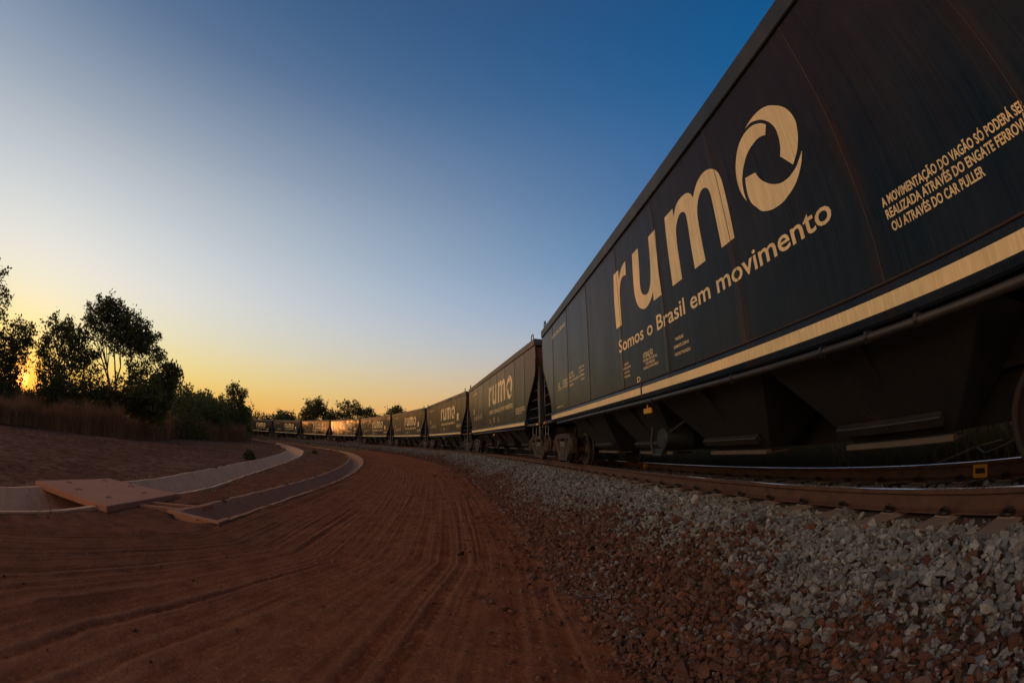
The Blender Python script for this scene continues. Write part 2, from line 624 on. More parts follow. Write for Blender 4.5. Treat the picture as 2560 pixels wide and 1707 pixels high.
def wagon_paint(name, rust, dust=0.3):
    """dark navy wagon paint: vertical water streaks, brown dirt washed down from the top, dust"""
    t = NT(name)
    sx = t.n.new('ShaderNodeSeparateXYZ')
    t.l.new(t.tc(), sx.inputs[0])
    off = t.math('MULTIPLY', t.rand(), 40.0)
    mv = t.n.new('ShaderNodeVectorMath')
    mv.operation = 'ADD'
    t.l.new(t.tc(), mv.inputs[0])
    cmb = t.n.new('ShaderNodeCombineXYZ')
    t.l.new(off, cmb.inputs[0])
    t.l.new(cmb.outputs[0], mv.inputs[1])
    P_ = mv.outputs[0]
    streak = t.noise(1.0, 5, 0.65, t.mapping((16, 3, 0.35), P_))
    fine = t.noise(1.0, 4, 0.6, t.mapping((70, 8, 1.1), P_))
    cloud = t.noise(0.8, 5, 0.6, P_)
    height = t.math('DIVIDE', t.math('SUBTRACT', sx.outputs['Z'], 1.5), 2.8, clamp=True)
    base = t.mix(t.ramp(cloud, [(0.3, 0.0), (0.7, 1.0)]), (0.0055, 0.0125, 0.0225), (0.0115, 0.0215, 0.0350))
    base = t.mix(t.ramp(fine, [(0.45, 0.0), (0.8, 0.5)]), base, (0.036, 0.041, 0.046))
    rf = t.math('MULTIPLY', t.ramp(t.math('ADD', t.math('MULTIPLY', height, 0.9), t.math('MULTIPLY', streak, 0.75)), [(0.55, 0.0), (1.2, 1.0)]), rust)
    col = t.mix(rf, base, (0.125, 0.044, 0.020))
    df = t.math('MULTIPLY', t.ramp(t.math('MULTIPLY', cloud, t.math('ADD', streak, 0.35)), [(0.32, 0.0), (0.62, 1.0)]), dust)
    col = t.mix(df, col, (0.10, 0.066, 0.042))
    near_seam = None
    for xs in (-5.98, -4.25, -2.42, -0.46, 1.22, 2.96, 4.70, 6.20):
        d_ = t.math('ABSOLUTE', t.math('SUBTRACT', sx.outputs['X'], xs))
        near_seam = d_ if near_seam is None else t.math('MINIMUM', near_seam, d_)
    run = t.math('MULTIPLY', t.ramp(near_seam, [(0.0, 0.85), (0.03, 0.55), (0.16, 0.0)]), t.ramp(t.noise(1.0, 4, 0.6, t.mapping((5, 3, 1.3), P_)), [(0.38, 0.0), (0.62, 1.0)]))
    col = t.mix(run, col, (0.048, 0.024, 0.014))
    drip = t.math('MULTIPLY', t.ramp(t.noise(1.0, 3, 0.5, t.mapping((22, 5, 0.25), P_)), [(0.62, 0.0), (0.74, 1.0)]), t.ramp(cloud, [(0.42, 0.0), (0.6, 0.55)]))
    col = t.mix(drip, col, (0.040, 0.026, 0.020))
    t.set(Base_Color=col, Roughness=t.ramp(t.math('ADD', t.math('MULTIPLY', streak, 0.5), t.math('MULTIPLY', cloud, 0.5)), [(0.3, 0.24), (0.7, 0.37)]),
          Specular_IOR_Level=0.06)
    wav = t.noise(1.1, 2, 0.4, t.mapping((1.0, 1.0, 0.8), P_))
    dish = t.ramp(near_seam, [(0.0, 0.75), (0.12, 0.35), (0.45, 0.0)], 'EASE')
    t.bump(t.math('ADD', t.math('ADD', wav, dish), t.math('MULTIPLY', fine, 0.015)), 0.45, 0.04)
    return t.mat


M['paint'] = wagon_paint('navy_wagon_paint', 0.16, 0.12)
M['paint_rust'] = wagon_paint('navy_wagon_paint_rust_washed', 0.7, 0.28)
M['paint_mid'] = wagon_paint('navy_wagon_paint_dusty', 0.4, 0.25)
t = NT('hem_paint')
sx = t.noise(1.0, 4, 0.6, t.mapping((3.0, 3.0, 1.0)))
t.set(Base_Color=t.mix(t.ramp(sx, [(0.3, 0.0), (0.75, 1.0)]), (0.012, 0.014, 0.016), (0.050, 0.034, 0.024)), Roughness=0.6)
M['hem'] = t.mat
t = NT('cream_lettering_paint')
st = t.noise(1.0, 5, 0.7, t.mapping((45, 6, 2.0)))
cl = t.noise(2.5, 5, 0.6)
c = t.mix(t.ramp(st, [(0.35, 0.0), (0.75, 0.7)]), (0.95, 0.66, 0.315), (0.60, 0.385, 0.165))
c = t.mix(t.ramp(cl, [(0.5, 0.0), (0.75, 0.4)]), c, (0.52, 0.33, 0.145))
c = t.mix(t.ramp(t.noise(9.0, 5, 0.8), [(0.70, 0.0), (0.78, 0.8)]), c, (0.10, 0.06, 0.035))
t.set(Base_Color=c, Roughness=0.55)
M['cream'] = t.mat
t = NT('rusty_weld')
t.set(Base_Color=t.mix(t.noise(4.0, 5, 0.7), (0.022, 0.013, 0.009), (0.070, 0.030, 0.015)), Roughness=0.75)
M['weld'] = t.mat
t = NT('dark_underframe')
c = t.mix(t.ramp(t.noise(3.5, 6, 0.7), [(0.35, 0.0), (0.7, 1.0)]), (0.012, 0.012, 0.013), (0.032, 0.021, 0.015))
c = t.mix(t.ramp(t.voro(38.0, out='Distance'), [(0.06, 0.8), (0.17, 0.0)]), c, (0.15, 0.085, 0.045))
t.set(Base_Color=c, Roughness=0.55)
M['under'] = t.mat
t = NT('dusty_lip_steel')
t.set(Base_Color=t.mix(t.noise(5.0, 5, 0.7), (0.060, 0.040, 0.026), (0.13, 0.088, 0.056)), Roughness=0.65)
M['lip'] = t.mat
t = NT('rusty_cast_bogie')
c = t.mix(t.ramp(t.noise(5.0, 6, 0.7), [(0.3, 0.0), (0.7, 1.0)]), (0.022, 0.011, 0.007), (0.056, 0.027, 0.015))
t.set(Base_Color=c, Roughness=0.8)
t.bump(t.noise(40.0, 4, 0.7), 0.3, 0.006)
M['bogie'] = t.mat
t = NT('wheel_steel')
t.set(Base_Color=t.mix(t.noise(6.0, 5, 0.7), (0.030, 0.018, 0.013), (0.075, 0.040, 0.026)), Roughness=0.6, Metallic=0.3)
M['wheel'] = t.mat
t = NT('worn_tread_steel')
t.set(Base_Color=(0.35, 0.33, 0.31), Roughness=0.3, Metallic=1.0)
M['tread'] = t.mat
t = NT('grey_worn_steel')
t.set(Base_Color=t.mix(t.noise(8.0, 4), (0.06, 0.055, 0.05), (0.17, 0.15, 0.13)), Roughness=0.5, Metallic=0.4)
M['steel'] = t.mat
t = NT('black_rubber')
t.set(Base_Color=(0.012, 0.012, 0.012), Roughness=0.7)
M['rubber'] = t.mat
t = NT('yellow_enamel')
t.set(Base_Color=t.mix(t.ramp(t.noise(14.0, 5, 0.7), [(0.45, 0.0), (0.7, 0.6)]), (0.58, 0.26, 0.010), (0.24, 0.11, 0.015)), Roughness=0.5)
M['yellow'] = t.mat
t = NT('amber_reflector')
t.set(Base_Color=(0.75, 0.22, 0.06), Roughness=0.3)
M['amber'] = t.mat


def leaf_material(name, c1, c2, trans=(0.10, 0.11, 0.02)):
    t = NT(name)
    c = t.mix(t.attr('own'), c1, c2)
    t.set(Base_Color=c, Roughness=0.6, Specular_IOR_Level=0.3)
    tr = t.n.new('ShaderNodeBsdfTranslucent')
    tr.inputs['Color'].default_value = (*trans, 1)
    ms = t.n.new('ShaderNodeMixShader')
    ms.inputs[0].default_value = 0.35
    t.l.new(t.p.outputs[0], ms.inputs[1])
    t.l.new(tr.outputs[0], ms.inputs[2])
    t.l.new(ms.outputs[0], t.out.inputs['Surface'])
    return t.mat


M['leaf'] = leaf_material('green_leaves', (0.028, 0.034, 0.010), (0.062, 0.062, 0.017))
M['leaf_dry'] = leaf_material('dry_leaves', (0.060, 0.052, 0.020), (0.13, 0.085, 0.032), (0.16, 0.10, 0.03))
M['leaf_far'] = leaf_material('far_green_leaves', (0.026, 0.032, 0.012), (0.052, 0.055, 0.017))
M['straw'] = leaf_material('dry_grass', (0.12, 0.056, 0.027), (0.30, 0.15, 0.07), (0.26, 0.12, 0.045))
M['straw_pale'] = leaf_material('pale_dry_grass', (0.17, 0.11, 0.05), (0.30, 0.21, 0.10), (0.22, 0.14, 0.06))
t = NT('bark')
t.set(Base_Color=t.mix(t.noise(8.0, 5, 0.7, t.mapping((4, 4, 1))), (0.028, 0.020, 0.015), (0.085, 0.062, 0.045)), Roughness=0.9)
M['bark'] = t.mat

# ------------------------------------------------------------------ the setting: ground, road, ballast bed
DITCH_NEAR = [(-6.55, -6.0), (-6.6, -2.0), (-6.73, 2.79), (-6.88, 4.74), (-7.55, 7.85), (-7.99, 9.68), (-9.27, 12.88), (-11.4, 18.41), (-14.2, 25.6),
              (-17.51, 33.25), (-21.01, 40.3), (-24.2, 46.0), (-33.6, 60.0), (-44.0, 74.0), (-57.0, 88.0), (-72.0, 99.0)]
GUTTER_ROAD = [(-4.92, 6.34), (-5.2, 7.77), (-5.67, 10.56), (-6.66, 15.97), (-7.96, 21.15), (-10.25, 28.57), (-13.89, 37.96), (-19.39, 49.15), (-25.84, 58.5),
               (-37.0, 71.5), (-50.0, 83.0)]


def smooth_path(P, step):
    """Catmull-Rom through the points, resampled"""
    P = [np.array(q, float) for q in P]
    P = [2 * P[0] - P[1]] + P + [2 * P[-1] - P[-2]]
    out = []
    for i in range(1, len(P) - 2):
        a, b, c, d = P[i - 1], P[i], P[i + 1], P[i + 2]
        n = max(2, int(np.linalg.norm(c - b) / step))
        for k in range(n):
            u = k / n
            out.append(0.5 * ((2 * b) + (-a + c) * u + (2 * a - 5 * b + 4 * c - d) * u * u + (-a + 3 * b - 3 * c + d) * u ** 3))
    out.append(P[-2])
    return np.array(out)


def normals_left(P):
    d = np.gradient(P, axis=0)
    d /= np.linalg.norm(d, axis=1)[:, None]
    return np.stack([-d[:, 1], d[:, 0]], 1)


DW, GW = 1.75, 1.0                 # widths over the lips
dn = smooth_path(DITCH_NEAR, 0.5)
dmid = dn + normals_left(dn) * DW / 2
gr = smooth_path(GUTTER_ROAD, 0.4)
gmid = gr + normals_left(gr) * GW / 2


def path_dist(x, y, P):
    out = np.full(x.shape, 1e9)
    for a in range(0, len(x), 4000):
        out[a:a + 4000] = np.sqrt(np.min((x[a:a + 4000, None] - P[None, :, 0]) ** 2 + (y[a:a + 4000, None] - P[None, :, 1]) ** 2, axis=1))
    return out


def bed_z(off):
    """ballast section across the track"""
    off = np.asarray(off, float)
    z = np.where(off > 0,
                 np.interp(off, [0, 1.55, 1.80, 3.35, 3.9], [-0.215, -0.205, -0.25, -0.885, -0.93]),
                 np.interp(-off, [0, 1.55, 1.9, 2.9, 3.6], [-0.215, -0.205, -0.26, -0.50, -0.62]))
    return z


def land_z(x, y, s=None, off=None):
    if s is None:
        s, off = to_track(x, y)
    z = np.full(x.shape, -0.90)
    z += 0.035 * vnoise(x * 0.5, y * 0.5, 3) + 0.02 * vnoise(x * 1.7, y * 1.7, 4) + 0.012 * vnoise(x * 4.3, y * 4.3, 9)
    far = np.clip((-off - 2.0) / 1.2, 0, 1)
    z = np.where(off < 0, -0.9 + far * (0.38 + 0.14 * vnoise(x * 0.4, y * 0.4, 5)) + np.clip((-off - 4.5) / 6, 0, 1) * 0.5, z)
    # the yard beyond the ditch: low heaps along the scrub
    r = np.hypot(x + 24.0, (y - 20.0) * 0.45)
    z += np.where(off > 14, 0.16 * np.exp(-(r / 2.6) ** 2) * (1 + 0.5 * vnoise(x * 1.2, y * 1.2, 6)), 0)
    z += np.where(off > 16, 0.10 * vnoise(x * 0.16, y * 0.16, 8) * np.clip((off - 16) / 4, 0, 1), 0)
    z += np.where(np.hypot(x, y) > 140, -1.0, 0)
    return z


def axis(parts):
    out = []
    for a, b, st in parts:
        out += list(np.arange(a, b, st))
    return np.array(out + [parts[-1][1]])


gx = axis([(-2600, -400, 220), (-400, -120, 25), (-120, -45, 3.0), (-45, -27, 0.6), (-27, -12, 0.22), (-12, 6, 0.16), (6, 14, 0.5), (14, 60, 4), (60, 400, 40), (400, 2600, 220)])
gy = axis([(-2600, -400, 220), (-400, -40, 40), (-40, -8, 4), (-8, 1.5, 0.5), (1.5, 14, 0.14), (14, 46, 0.25), (46, 100, 1.0), (100, 180, 6), (180, 600, 40), (600, 2600, 200)])
GX, GY = np.meshgrid(gx, gy)
fx, fy = GX.ravel(), GY.ravel()
near = (np.abs(fx) < 300) & (np.abs(fy) < 400)
ts = np.full(fx.shape, 0.0)
to = np.full(fx.shape, 50.0)
ts[near], to[near] = to_track(fx[near], fy[near])
gz = land_z(fx, fy, ts, to)
nd = near & (fx < -3) & (fy > -8) & (fy < 110)
dd = path_dist(fx[nd], fy[nd], dmid)
gz[nd] -= np.clip((DW / 2 - dd) / 0.22, 0, 1) * 1.25
dg = path_dist(fx[nd], fy[nd], gmid)
gz[nd] -= np.clip((GW / 2 - dg) / 0.20, 0, 1) * 0.75
bx = nd & (fx > -6.3) & (fx < -4.75) & (fy > 6.0) & (fy < 7.3)
gz[bx] = np.minimum(gz[bx], -1.62)
gz[(to > -3.2) & (to < 3.3) & near] = -1.15           # under the ballast
road_w = np.interp(ts, [-10, 2.5, 4.5, 6.0, 400], [10.6, 10.6, 9.6, 8.55, 8.6])
on_road = near & (to > 3.3) & (to < road_w - 0.15) & (ts > -9) & (ts < 118)
gz[on_road] -= 0.09
nx_, ny_ = len(gx), len(gy)
idx = np.arange(nx_ * ny_).reshape(ny_, nx_)
F = np.stack([idx[:-1, :-1], idx[:-1, 1:], idx[1:, 1:], idx[1:, :-1]], -1).reshape(-1, 4)
redness = np.clip((13.2 - to + 1.2 * vnoise(fx * 0.6, fy * 0.6, 51)) / 2.5, 0, 1) * (to > 0)
redness = np.where(near, redness, 0.3)
ground = np_mesh('ground', np.stack([fx, fy, gz], 1), F, M['dirt'], smooth=True, col=np.stack([redness * 0, redness, redness * 0], 1))
tag(ground, kind='structure')

# the service road: a sheet in track coordinates, its wheel tracks pressed into it
rs = axis([(-9, 0, 0.2), (0, 10, 0.045), (10, 30, 0.13), (30, 60, 0.4), (60, 118, 1.0)])
ru = np.linspace(0, 1, 360)
RS, RU = np.meshgrid(rs, ru, indexing='ij')
wid = np.interp(RS, [-10, 2.5, 4.5, 6.0, 400], [10.6, 10.6, 9.6, 8.55, 8.6])
RO_ = 3.15 + RU * (wid - 3.15)
X, Y, _ = track(RS.ravel(), RO_.ravel())
q = (RU * 5.4 + 0.035 * np.sin(RS * 0.35) + 0.02 * np.sin(RS * 0.13 + 1)).ravel()
ss = RS.ravel()
ruts = np.zeros_like(q)
lite = np.zeros_like(q)
tg = np.random.default_rng(17)
for k in range(44):
    c0 = (1.15, 2.75, 1.5, 3.9)[k % 4] + tg.normal() * 0.3 if k % 3 else tg.uniform(0.3, 5.2)
    w = tg.uniform(0.028, 0.075)
    dpt = tg.uniform(0.35, 1.0)
    dq = q - c0 - tg.uniform(0.03, 0.12) * np.sin(ss * tg.uniform(0.08, 0.3) + tg.uniform(0, 6)) - tg.uniform(-0.02, 0.02) * np.clip(ss, 0, 20)
    core_ = np.exp(-(dq / w) ** 4)
    rim = np.exp(-((dq - w * 1.35) / (w * .4)) ** 2) + np.exp(-((dq + w * 1.35) / (w * .4)) ** 2)
    fade = np.clip(0.5 + vnoise(ss * 0.25, ss * 0 + k, 23 + k), 0, 1)
    ruts += fade * dpt * (-0.0072 * core_ + 0.0058 * rim)
    if k % 2 == 0:
        ruts += fade * dpt * 0.0050 * core_ * np.sign(np.sin(ss * 48 + np.abs(dq) * 60)) * np.clip((22 - ss) / 8, 0, 1)
    lite += fade * dpt * (0.8 * rim - 0.35 * core_)
lines = vnoise(q * 14, ss * 0.16, 21) * 0.4 + vnoise(q * 40, ss * 0.35, 22) * 0.6
ruts += 0.0045 * lines
ruts += 0.010 * vnoise(X * 0.8, Y * 0.8, 11) + 0.005 * vnoise(X * 4, Y * 4, 12) + 0.004 * vnoise(X * 11, Y * 11, 13) + 0.003 * vnoise(X * 27, Y * 27, 14)
z = -0.885 + ruts * 1.15
edge = np.minimum(RU, 1 - RU).ravel()
z -= 0.035 * np.clip(1 - edge / 0.03, 0, 1)
lite = np.clip(0.25 + 0.55 * lite + 0.45 * lines, 0, 1)
u_ = RU.ravel()
lo_ = np.interp(ss, [-9, 3, 8, 14, 118], [0.30, 0.34, 0.62, 0.80, 0.90])
side_ = np.clip((u_ - lo_ + 0.10 * vnoise(X * 0.9, Y * 0.9, 52)) / (0.16 + 0.4 * (1 - lo_)), 0, 1)
side_ = np.maximum(side_, np.clip((0.05 - u_) / 0.05, 0, 1) * 0.5)
n0, n1_ = RS.shape
idx = np.arange(n0 * n1_).reshape(n0, n1_)
F = np.stack([idx[:-1, :-1], idx[:-1, 1:], idx[1:, 1:], idx[1:, :-1]], -1).reshape(-1, 4)[:, ::-1]
road = np_mesh('dirt_road', np.stack([X, Y, z], 1), F, M['road'], smooth=True, col=np.stack([lite, side_, lite * 0], 1))
tag(road, kind='structure')

# ballast bed
bs = axis([(-12, 30, 0.25), (30, 150, 1.0)])
bo = np.concatenate([np.linspace(-3.6, -1.6, 12), np.linspace(-1.5, 1.5, 16), np.linspace(1.6, 3.9, 16)])
BS, BO = np.meshgrid(bs, bo, indexing='ij')
X, Y, _ = track(BS.ravel(), BO.ravel())
z = bed_z(BO.ravel()) - 0.02 + 0.012 * vnoise(X * 5, Y * 5, 31)
n0, n1_ = BS.shape
idx = np.arange(n0 * n1_).reshape(n0, n1_)
F = np.stack([idx[:-1, :-1], idx[:-1, 1:], idx[1:, 1:], idx[1:, :-1]], -1).reshape(-1, 4)[:, ::-1]
bed = np_mesh('ballast_bed', np.stack([X, Y, z], 1), F, M['bed'], smooth=True)
tag(bed, kind='structure')

# ------------------------------------------------------------------ gravel: crushed stone as one mass
def stone_shapes(n=14):
    out = []
    for k in range(n):
        bm = bmesh.new()
        for _ in range(11):
            v = rng.normal(size=3)
            v /= np.linalg.norm(v)
            v *= rng.uniform(0.75, 1.0)
            v[0] *= 1.25
            v[2] *= 0.72
            bm.verts.new(v)
        r_ = bmesh.ops.convex_hull(bm, input=bm.verts)
        for g in r_['geom_interior'] + r_['geom_unused']:
            if isinstance(g, bmesh.types.BMVert) and g.is_valid:
                bm.verts.remove(g)
        bmesh.ops.triangulate(bm, faces=bm.faces)
        bm.verts.ensure_lookup_table()
        bm.verts.index_update()
        V = np.array([v.co[:] for v in bm.verts])
        Fc = np.array([[v.index for v in f.verts] for f in bm.faces])
        out.append((V, Fc))
        bm.free()
    return out


SHAPES = stone_shapes()


def rot_rand(n, tilt=1.0):
    """random rotation matrices"""
    qn = rng.normal(size=(n, 4))
    qn[:, 1:3] *= tilt
    qn /= np.linalg.norm(qn, axis=1)[:, None]
    w, x, y, zz = qn.T
    return np.stack([np.stack([1 - 2 * (y * y + zz * zz), 2 * (x * y - zz * w), 2 * (x * zz + y * w)], -1),
                     np.stack([2 * (x * y + zz * w), 1 - 2 * (x * x + zz * zz), 2 * (y * zz - x * w)], -1),
                     np.stack([2 * (x * zz - y * w), 2 * (y * zz + x * w), 1 - 2 * (x * x + y * y)], -1)], 1)


def scatter(name, P, size, col, mat):
    Vs, Fs, Cs, b = [], [], [], 0
    which = rng.integers(0, len(SHAPES), len(P))
    for k, (V, Fc) in enumerate(SHAPES):
        m = which == k
        n = int(m.sum())
        if not n:
            continue
        Rm = rot_rand(n, 0.75)
        sc = size[m][:, None, None] * rng.uniform(0.75, 1.3, (n, 1, 3))
        W = np.einsum('nij,nvj->nvi', Rm, V[None] * sc) + P[m][:, None, :]
        Vs.append(W.reshape(-1, 3))
        Fs.append((Fc[None] + (np.arange(n) * len(V))[:, None, None] + b).reshape(-1, 3))
        Cs.append(np.repeat(col[m], len(V), axis=0))
        b += n * len(V)
    return np_mesh(name, np.concatenate(Vs), np.concatenate(Fs), mat, col=np.concatenate(Cs))


GREY = np.array([[0.17, 0.165, 0.155], [0.21, 0.20, 0.185], [0.135, 0.135, 0.135], [0.235, 0.215, 0.19], [0.185, 0.16, 0.135], [0.215, 0.20, 0.175], [0.15, 0.148, 0.145], [0.255, 0.235, 0.205]])
REDS = np.array([[0.150, 0.052, 0.025], [0.105, 0.042, 0.024], [0.185, 0.070, 0.035], [0.135, 0.068, 0.043], [0.090, 0.038, 0.023]]) * np.array([0.86, 0.98, 1.12])


def stone_colours(s, off):
    n = len(s)
    g = GREY[rng.integers(0, len(GREY), n)]
    r_ = REDS[rng.integers(0, len(REDS), n)]
    foot = 2.55 + 0.25 * vnoise(s * 0.8, s * 0 + 3.0, 41) + 0.35 * vnoise(s * 0.25, s * 0 + 8.0, 42)
    p = np.clip((off - foot + 0.55) / 1.0, 0.06, 0.93)
    blot = vnoise(s * 2.2, off * 2.2, 43) * 0.22
    isred = rng.random(n) < np.clip(p + blot * (p > 0.1), 0.04, 0.95)
    c = np.where(isred[:, None], r_, g)
    c = c * rng.uniform(0.58, 1.10, (n, 1))
    dust = np.clip((off - 1.9) / 1.8, 0, 1)[:, None] * 0.35
    return c * (1 - dust) + np.array([0.140, 0.055, 0.030]) * dust


def belt(n, s0, s1, o0, o1, size, lift):
    s = rng.uniform(s0, s1, n)
    o = rng.uniform(o0, o1, n)
    x, y, _ = track(s, o)
    sz = size * rng.lognormal(0, 0.30, n)
    z = bed_z(o) + lift * rng.uniform(-0.6, 1.0, n) * sz
    return s, o, np.stack([x, y, z], 1), sz


parts = []
for a in ((17000, -1.5, 4.5, 1.0, 3.38, .0285, .8), (17000, 4.5, 10, 1.0, 3.45, .0285, .8), (19000, 10, 20, 0.95, 3.5, .030, .8), (14000, 20, 40, 0.9, 3.5, .037, .8), (8000, 40, 75, 0.9, 3.5, .05, .7), (4000, 75, 120, 0.9, 3.5, .07, .6),
          (6500, -1.5, 12, -0.62, 0.62, .028, .7), (1800, -1.5, 12, 0.6, 1.0, .024, .3), (3000, -1.5, 14, -1.9, -0.7, .028, .5), (4500, 12, 40, -0.65, 0.65, .04, .5)):
    parts.append(belt(*a))
s = np.concatenate([q[0] for q in parts]); o = np.concatenate([q[1] for q in parts])
P = np.concatenate([q[2] for q in parts]); sz = np.concatenate([q[3] for q in parts])
SLP, SL0 = 0.6191202, 1.5491826 + 0.09          # sleeper pitch, first sleeper
ph = (s - SL0) / SLP
near_sl = np.abs(ph - np.round(ph)) * SLP
clear = ((near_sl < 0.125) & (np.abs(o) < 1.36) & (rng.random(len(s)) > 0.05)) | (np.abs(np.abs(o) - RO) < 0.11)
cribs = (np.abs(o) < 1.33)
P[cribs, 2] -= 0.036
col = stone_colours(s, o)
keep = ~clear
gravel = scatter('gravel', P[keep], sz[keep], col[keep], M['stone'])
tag(gravel, kind='stuff')
# loose stones on the road verge
n = 5200
s = rng.uniform(-1, 26, n)
o = 3.2 + rng.exponential(0.30, n)
x, y, _ = track(s, o)
sz = 0.017 * rng.lognormal(0, 0.45, n)
P = np.stack([x, y, np.full(n, -0.885) + sz * 0.25], 1)
n2 = 900
s2, o2 = rng.uniform(-2, 16, n2), rng.uniform(3.5, 10.5, n2)
x2, y2, _ = track(s2, o2)
sz2 = 0.009 * rng.lognormal(0, 0.5, n2)
P = np.concatenate([P, np.stack([x2, y2, np.full(n2, -0.885) + sz2 * 0.3], 1)])
sz = np.concatenate([sz, sz2])
col = REDS[rng.integers(0, len(REDS), n + n2)] * rng.uniform(0.7, 1.3, (n + n2, 1))
pale = (rng.random(n + n2) < 0.08) & (sz < 0.02)
col[pale] = np.array([0.19, 0.17, 0.145])
loose = scatter('loose_gravel', P, sz, col, M['stone'])
tag(loose, kind='stuff')

# ------------------------------------------------------------------ rails and sleepers
RAIL_PROF = [(-0.076, -0.190), (0.076, -0.190), (0.076, -0.178), (0.030, -0.164), (0.0095, -0.150), (0.0095, -0.052), (0.034, -0.041), (0.0375, -0.034), (0.0365, -0.008), (0.028, -0.0005), (0.0, 0.001),
             (-0.028, -0.0005), (-0.0365, -0.008), (-0.0375, -0.034), (-0.034, -0.041), (-0.0095, -0.052), (-0.0095, -0.150), (-0.030, -0.164), (-0.076, -0.178)]


def make_rail(off, label):
    s = axis([(-12, 40, 0.4), (40, 170, 1.5)])
    n = len(RAIL_PROF)
    V, F, mi = [], [], []
    for dx, dz in RAIL_PROF:
        x, y, _ = track(s, off + dx)
        V.append(np.stack([x, y, np.full(len(s), dz)], 1))
    V = np.stack(V, 1).reshape(-1, 3)
    m = MB()
    m.v = [tuple(q) for q in V]
    for i in range(len(s) - 1):
        for k in range(n):
            k2 = (k + 1) % n
            m.f.append((i * n + k, i * n + k2, (i + 1) * n + k2, (i + 1) * n + k))
            m.m.append(1 if k in (9, 10) else 0)
    o = m.build('rail', [M['rail'], M['railtop']])
    tag(o, label, 'rail', 'rails of the curved track')
    return o


make_rail(RO, 'rusty steel rail nearer to the dirt road, its clips showing on the gravel side')
make_rail(-RO, 'far rail under the wagons, bright polished top and yellow brackets on its web')

sl = MB()
hw = 0.115
prof = [(-hw, -0.36), (hw, -0.36), (hw, -0.22), (hw - 0.018, -0.202), (-hw + 0.018, -0.202), (-hw, -0.22)]
pts = []
for yy, dz, k in ((-1.38, -0.012, 0.93), (-1.36, 0, 1.0), (-0.45, 0.0, 1.0), (-0.2, -0.03, 0.92), (0.2, -0.03, 0.92), (0.45, 0.0, 1.0), (1.36, 0, 1.0), (1.38, -0.012, 0.93)):
    pts.append([(x * k, yy, z + (dz if z > -0.3 else 0)) for x, z in prof])
n = len(prof)
vs = [q for r_ in pts for q in r_]
fs = []
for i in range(len(pts) - 1):
    for k in range(n):
        k2 = (k + 1) % n
        fs.append((i * n + k, i * n + k2, (i + 1) * n + k2, (i + 1) * n + k))
fs.append(tuple(range(n)))
fs.append(tuple(range((len(pts) - 1) * n, len(pts) * n)))
sl.add(vs, fs)
for y0 in (-RO - 0.12, RO - 0.12):
    sl.box(-0.085, 0.085, y0, y0 + 0.24, -0.203, -0.192)
sleeper0 = sl.build('sleeper', M['sleeper'], fix=True)


def clip_mesh():
    """sprung steel rail clip bent like a letter e"""
    m = MB()
    pts = [(0.060, 0.0, 0.014), (0.02, 0.0, 0.016), (-0.03, 0.0, 0.018), (-0.062, 0.004, 0.024), (-0.078, 0.018, 0.046), (-0.066, 0.034, 0.072), (-0.036, 0.040, 0.078),
           (0.0, 0.036, 0.066), (0.022, 0.02, 0.050), (0.020, -0.02, 0.040), (-0.01, -0.042, 0.036), (-0.045, -0.048, 0.030)]
    m.tube(pts, 0.0105, 7)
    m.box(-0.03, 0.035, -0.014, 0.014, -0.004, 0.030)
    return m


cm = clip_mesh()
clips = []
for yo in (RO + 0.105, RO - 0.105, -RO + 0.105, -RO - 0.105):
    o = bpy.data.objects.new('rail_clip', None) if False else cm.build('rail_clip', M['clip'], smooth=True)
    o.location = (0, yo, -0.192)
    o.rotation_euler = (0, 0, 0 if (yo > 0) == (abs(yo) > RO) else math.pi)
    o.scale = (1.0, 1.0, 1.0)
    clips.append(o)
    o.parent = sleeper0
SLEEPER_LABEL = 'dusty brown concrete sleeper bedded in grey gravel under both rails of the track'
for k in range(-4, 96):
    s_ = SL0 + k * SLP
    x, y, h = track(s_, 0)
    if k == -4:
        o = sleeper0
    elif k < 42:
        o = copy_tree(sleeper0)
    else:
        o = sleeper0.copy()
        C.objects.link(o)
    o.location = (float(x), float(y), -0.0015 * (k % 3))
    o.rotation_euler = (0, 0, float(h) + math.pi / 2 + random.uniform(-0.012, 0.012))
    tag(o, SLEEPER_LABEL, 'sleeper', 'concrete sleepers of the curved track')


def rail_bracket(s_, label):
    """yellow cast bracket clamped on the web of the far rail"""
    m = MB()
    m.box(-0.075, 0.075, 0.012, 0.052, -0.150, -0.128)
    m.box(-0.075, 0.075, 0.012, 0.052, -0.068, -0.030)
    m.box(-0.075, -0.052, 0.012, 0.052, -0.128, -0.068)
    m.box(0.055, 0.075, 0.012, 0.052, -0.128, -0.068)
    m.box(-0.072, 0.072, 0.010, 0.045, -0.187, -0.150)
    m.box(-0.052, 0.055, 0.010, 0.020, -0.128, -0.068, 1)
    o = m.build('rail_bracket', [M['yellow'], M['clip']])
    x, y, h = track(s_, -RO)
    o.location = (float(x), float(y), 0)
    o.rotation_euler = (0, 0, float(h) + math.pi / 2)
    tag(o, label, 'bracket', 'yellow brackets clamped to the far rail')
    o.scale = (1.3, 1.0, 1.0)
    return o


def s_of(px, py, z, off):
    """arc length at which a point of the photograph meets a rail"""
    d = ray(px, py)
    p = EYE + d * ((z - EYE.z) / d.z)
    return float(to_track(np.array([p.x]), np.array([p.y]))[0][0])


rail_bracket(s_of(2440, 1180, -0.09, 0), 'bright yellow bracket on the far rail just left of the nearest wheel')
rail_bracket(s_of(1618, 1164, -0.09, 0), 'dull yellow bracket on the far rail beneath the discharge chutes')

# ------------------------------------------------------------------ concrete drains


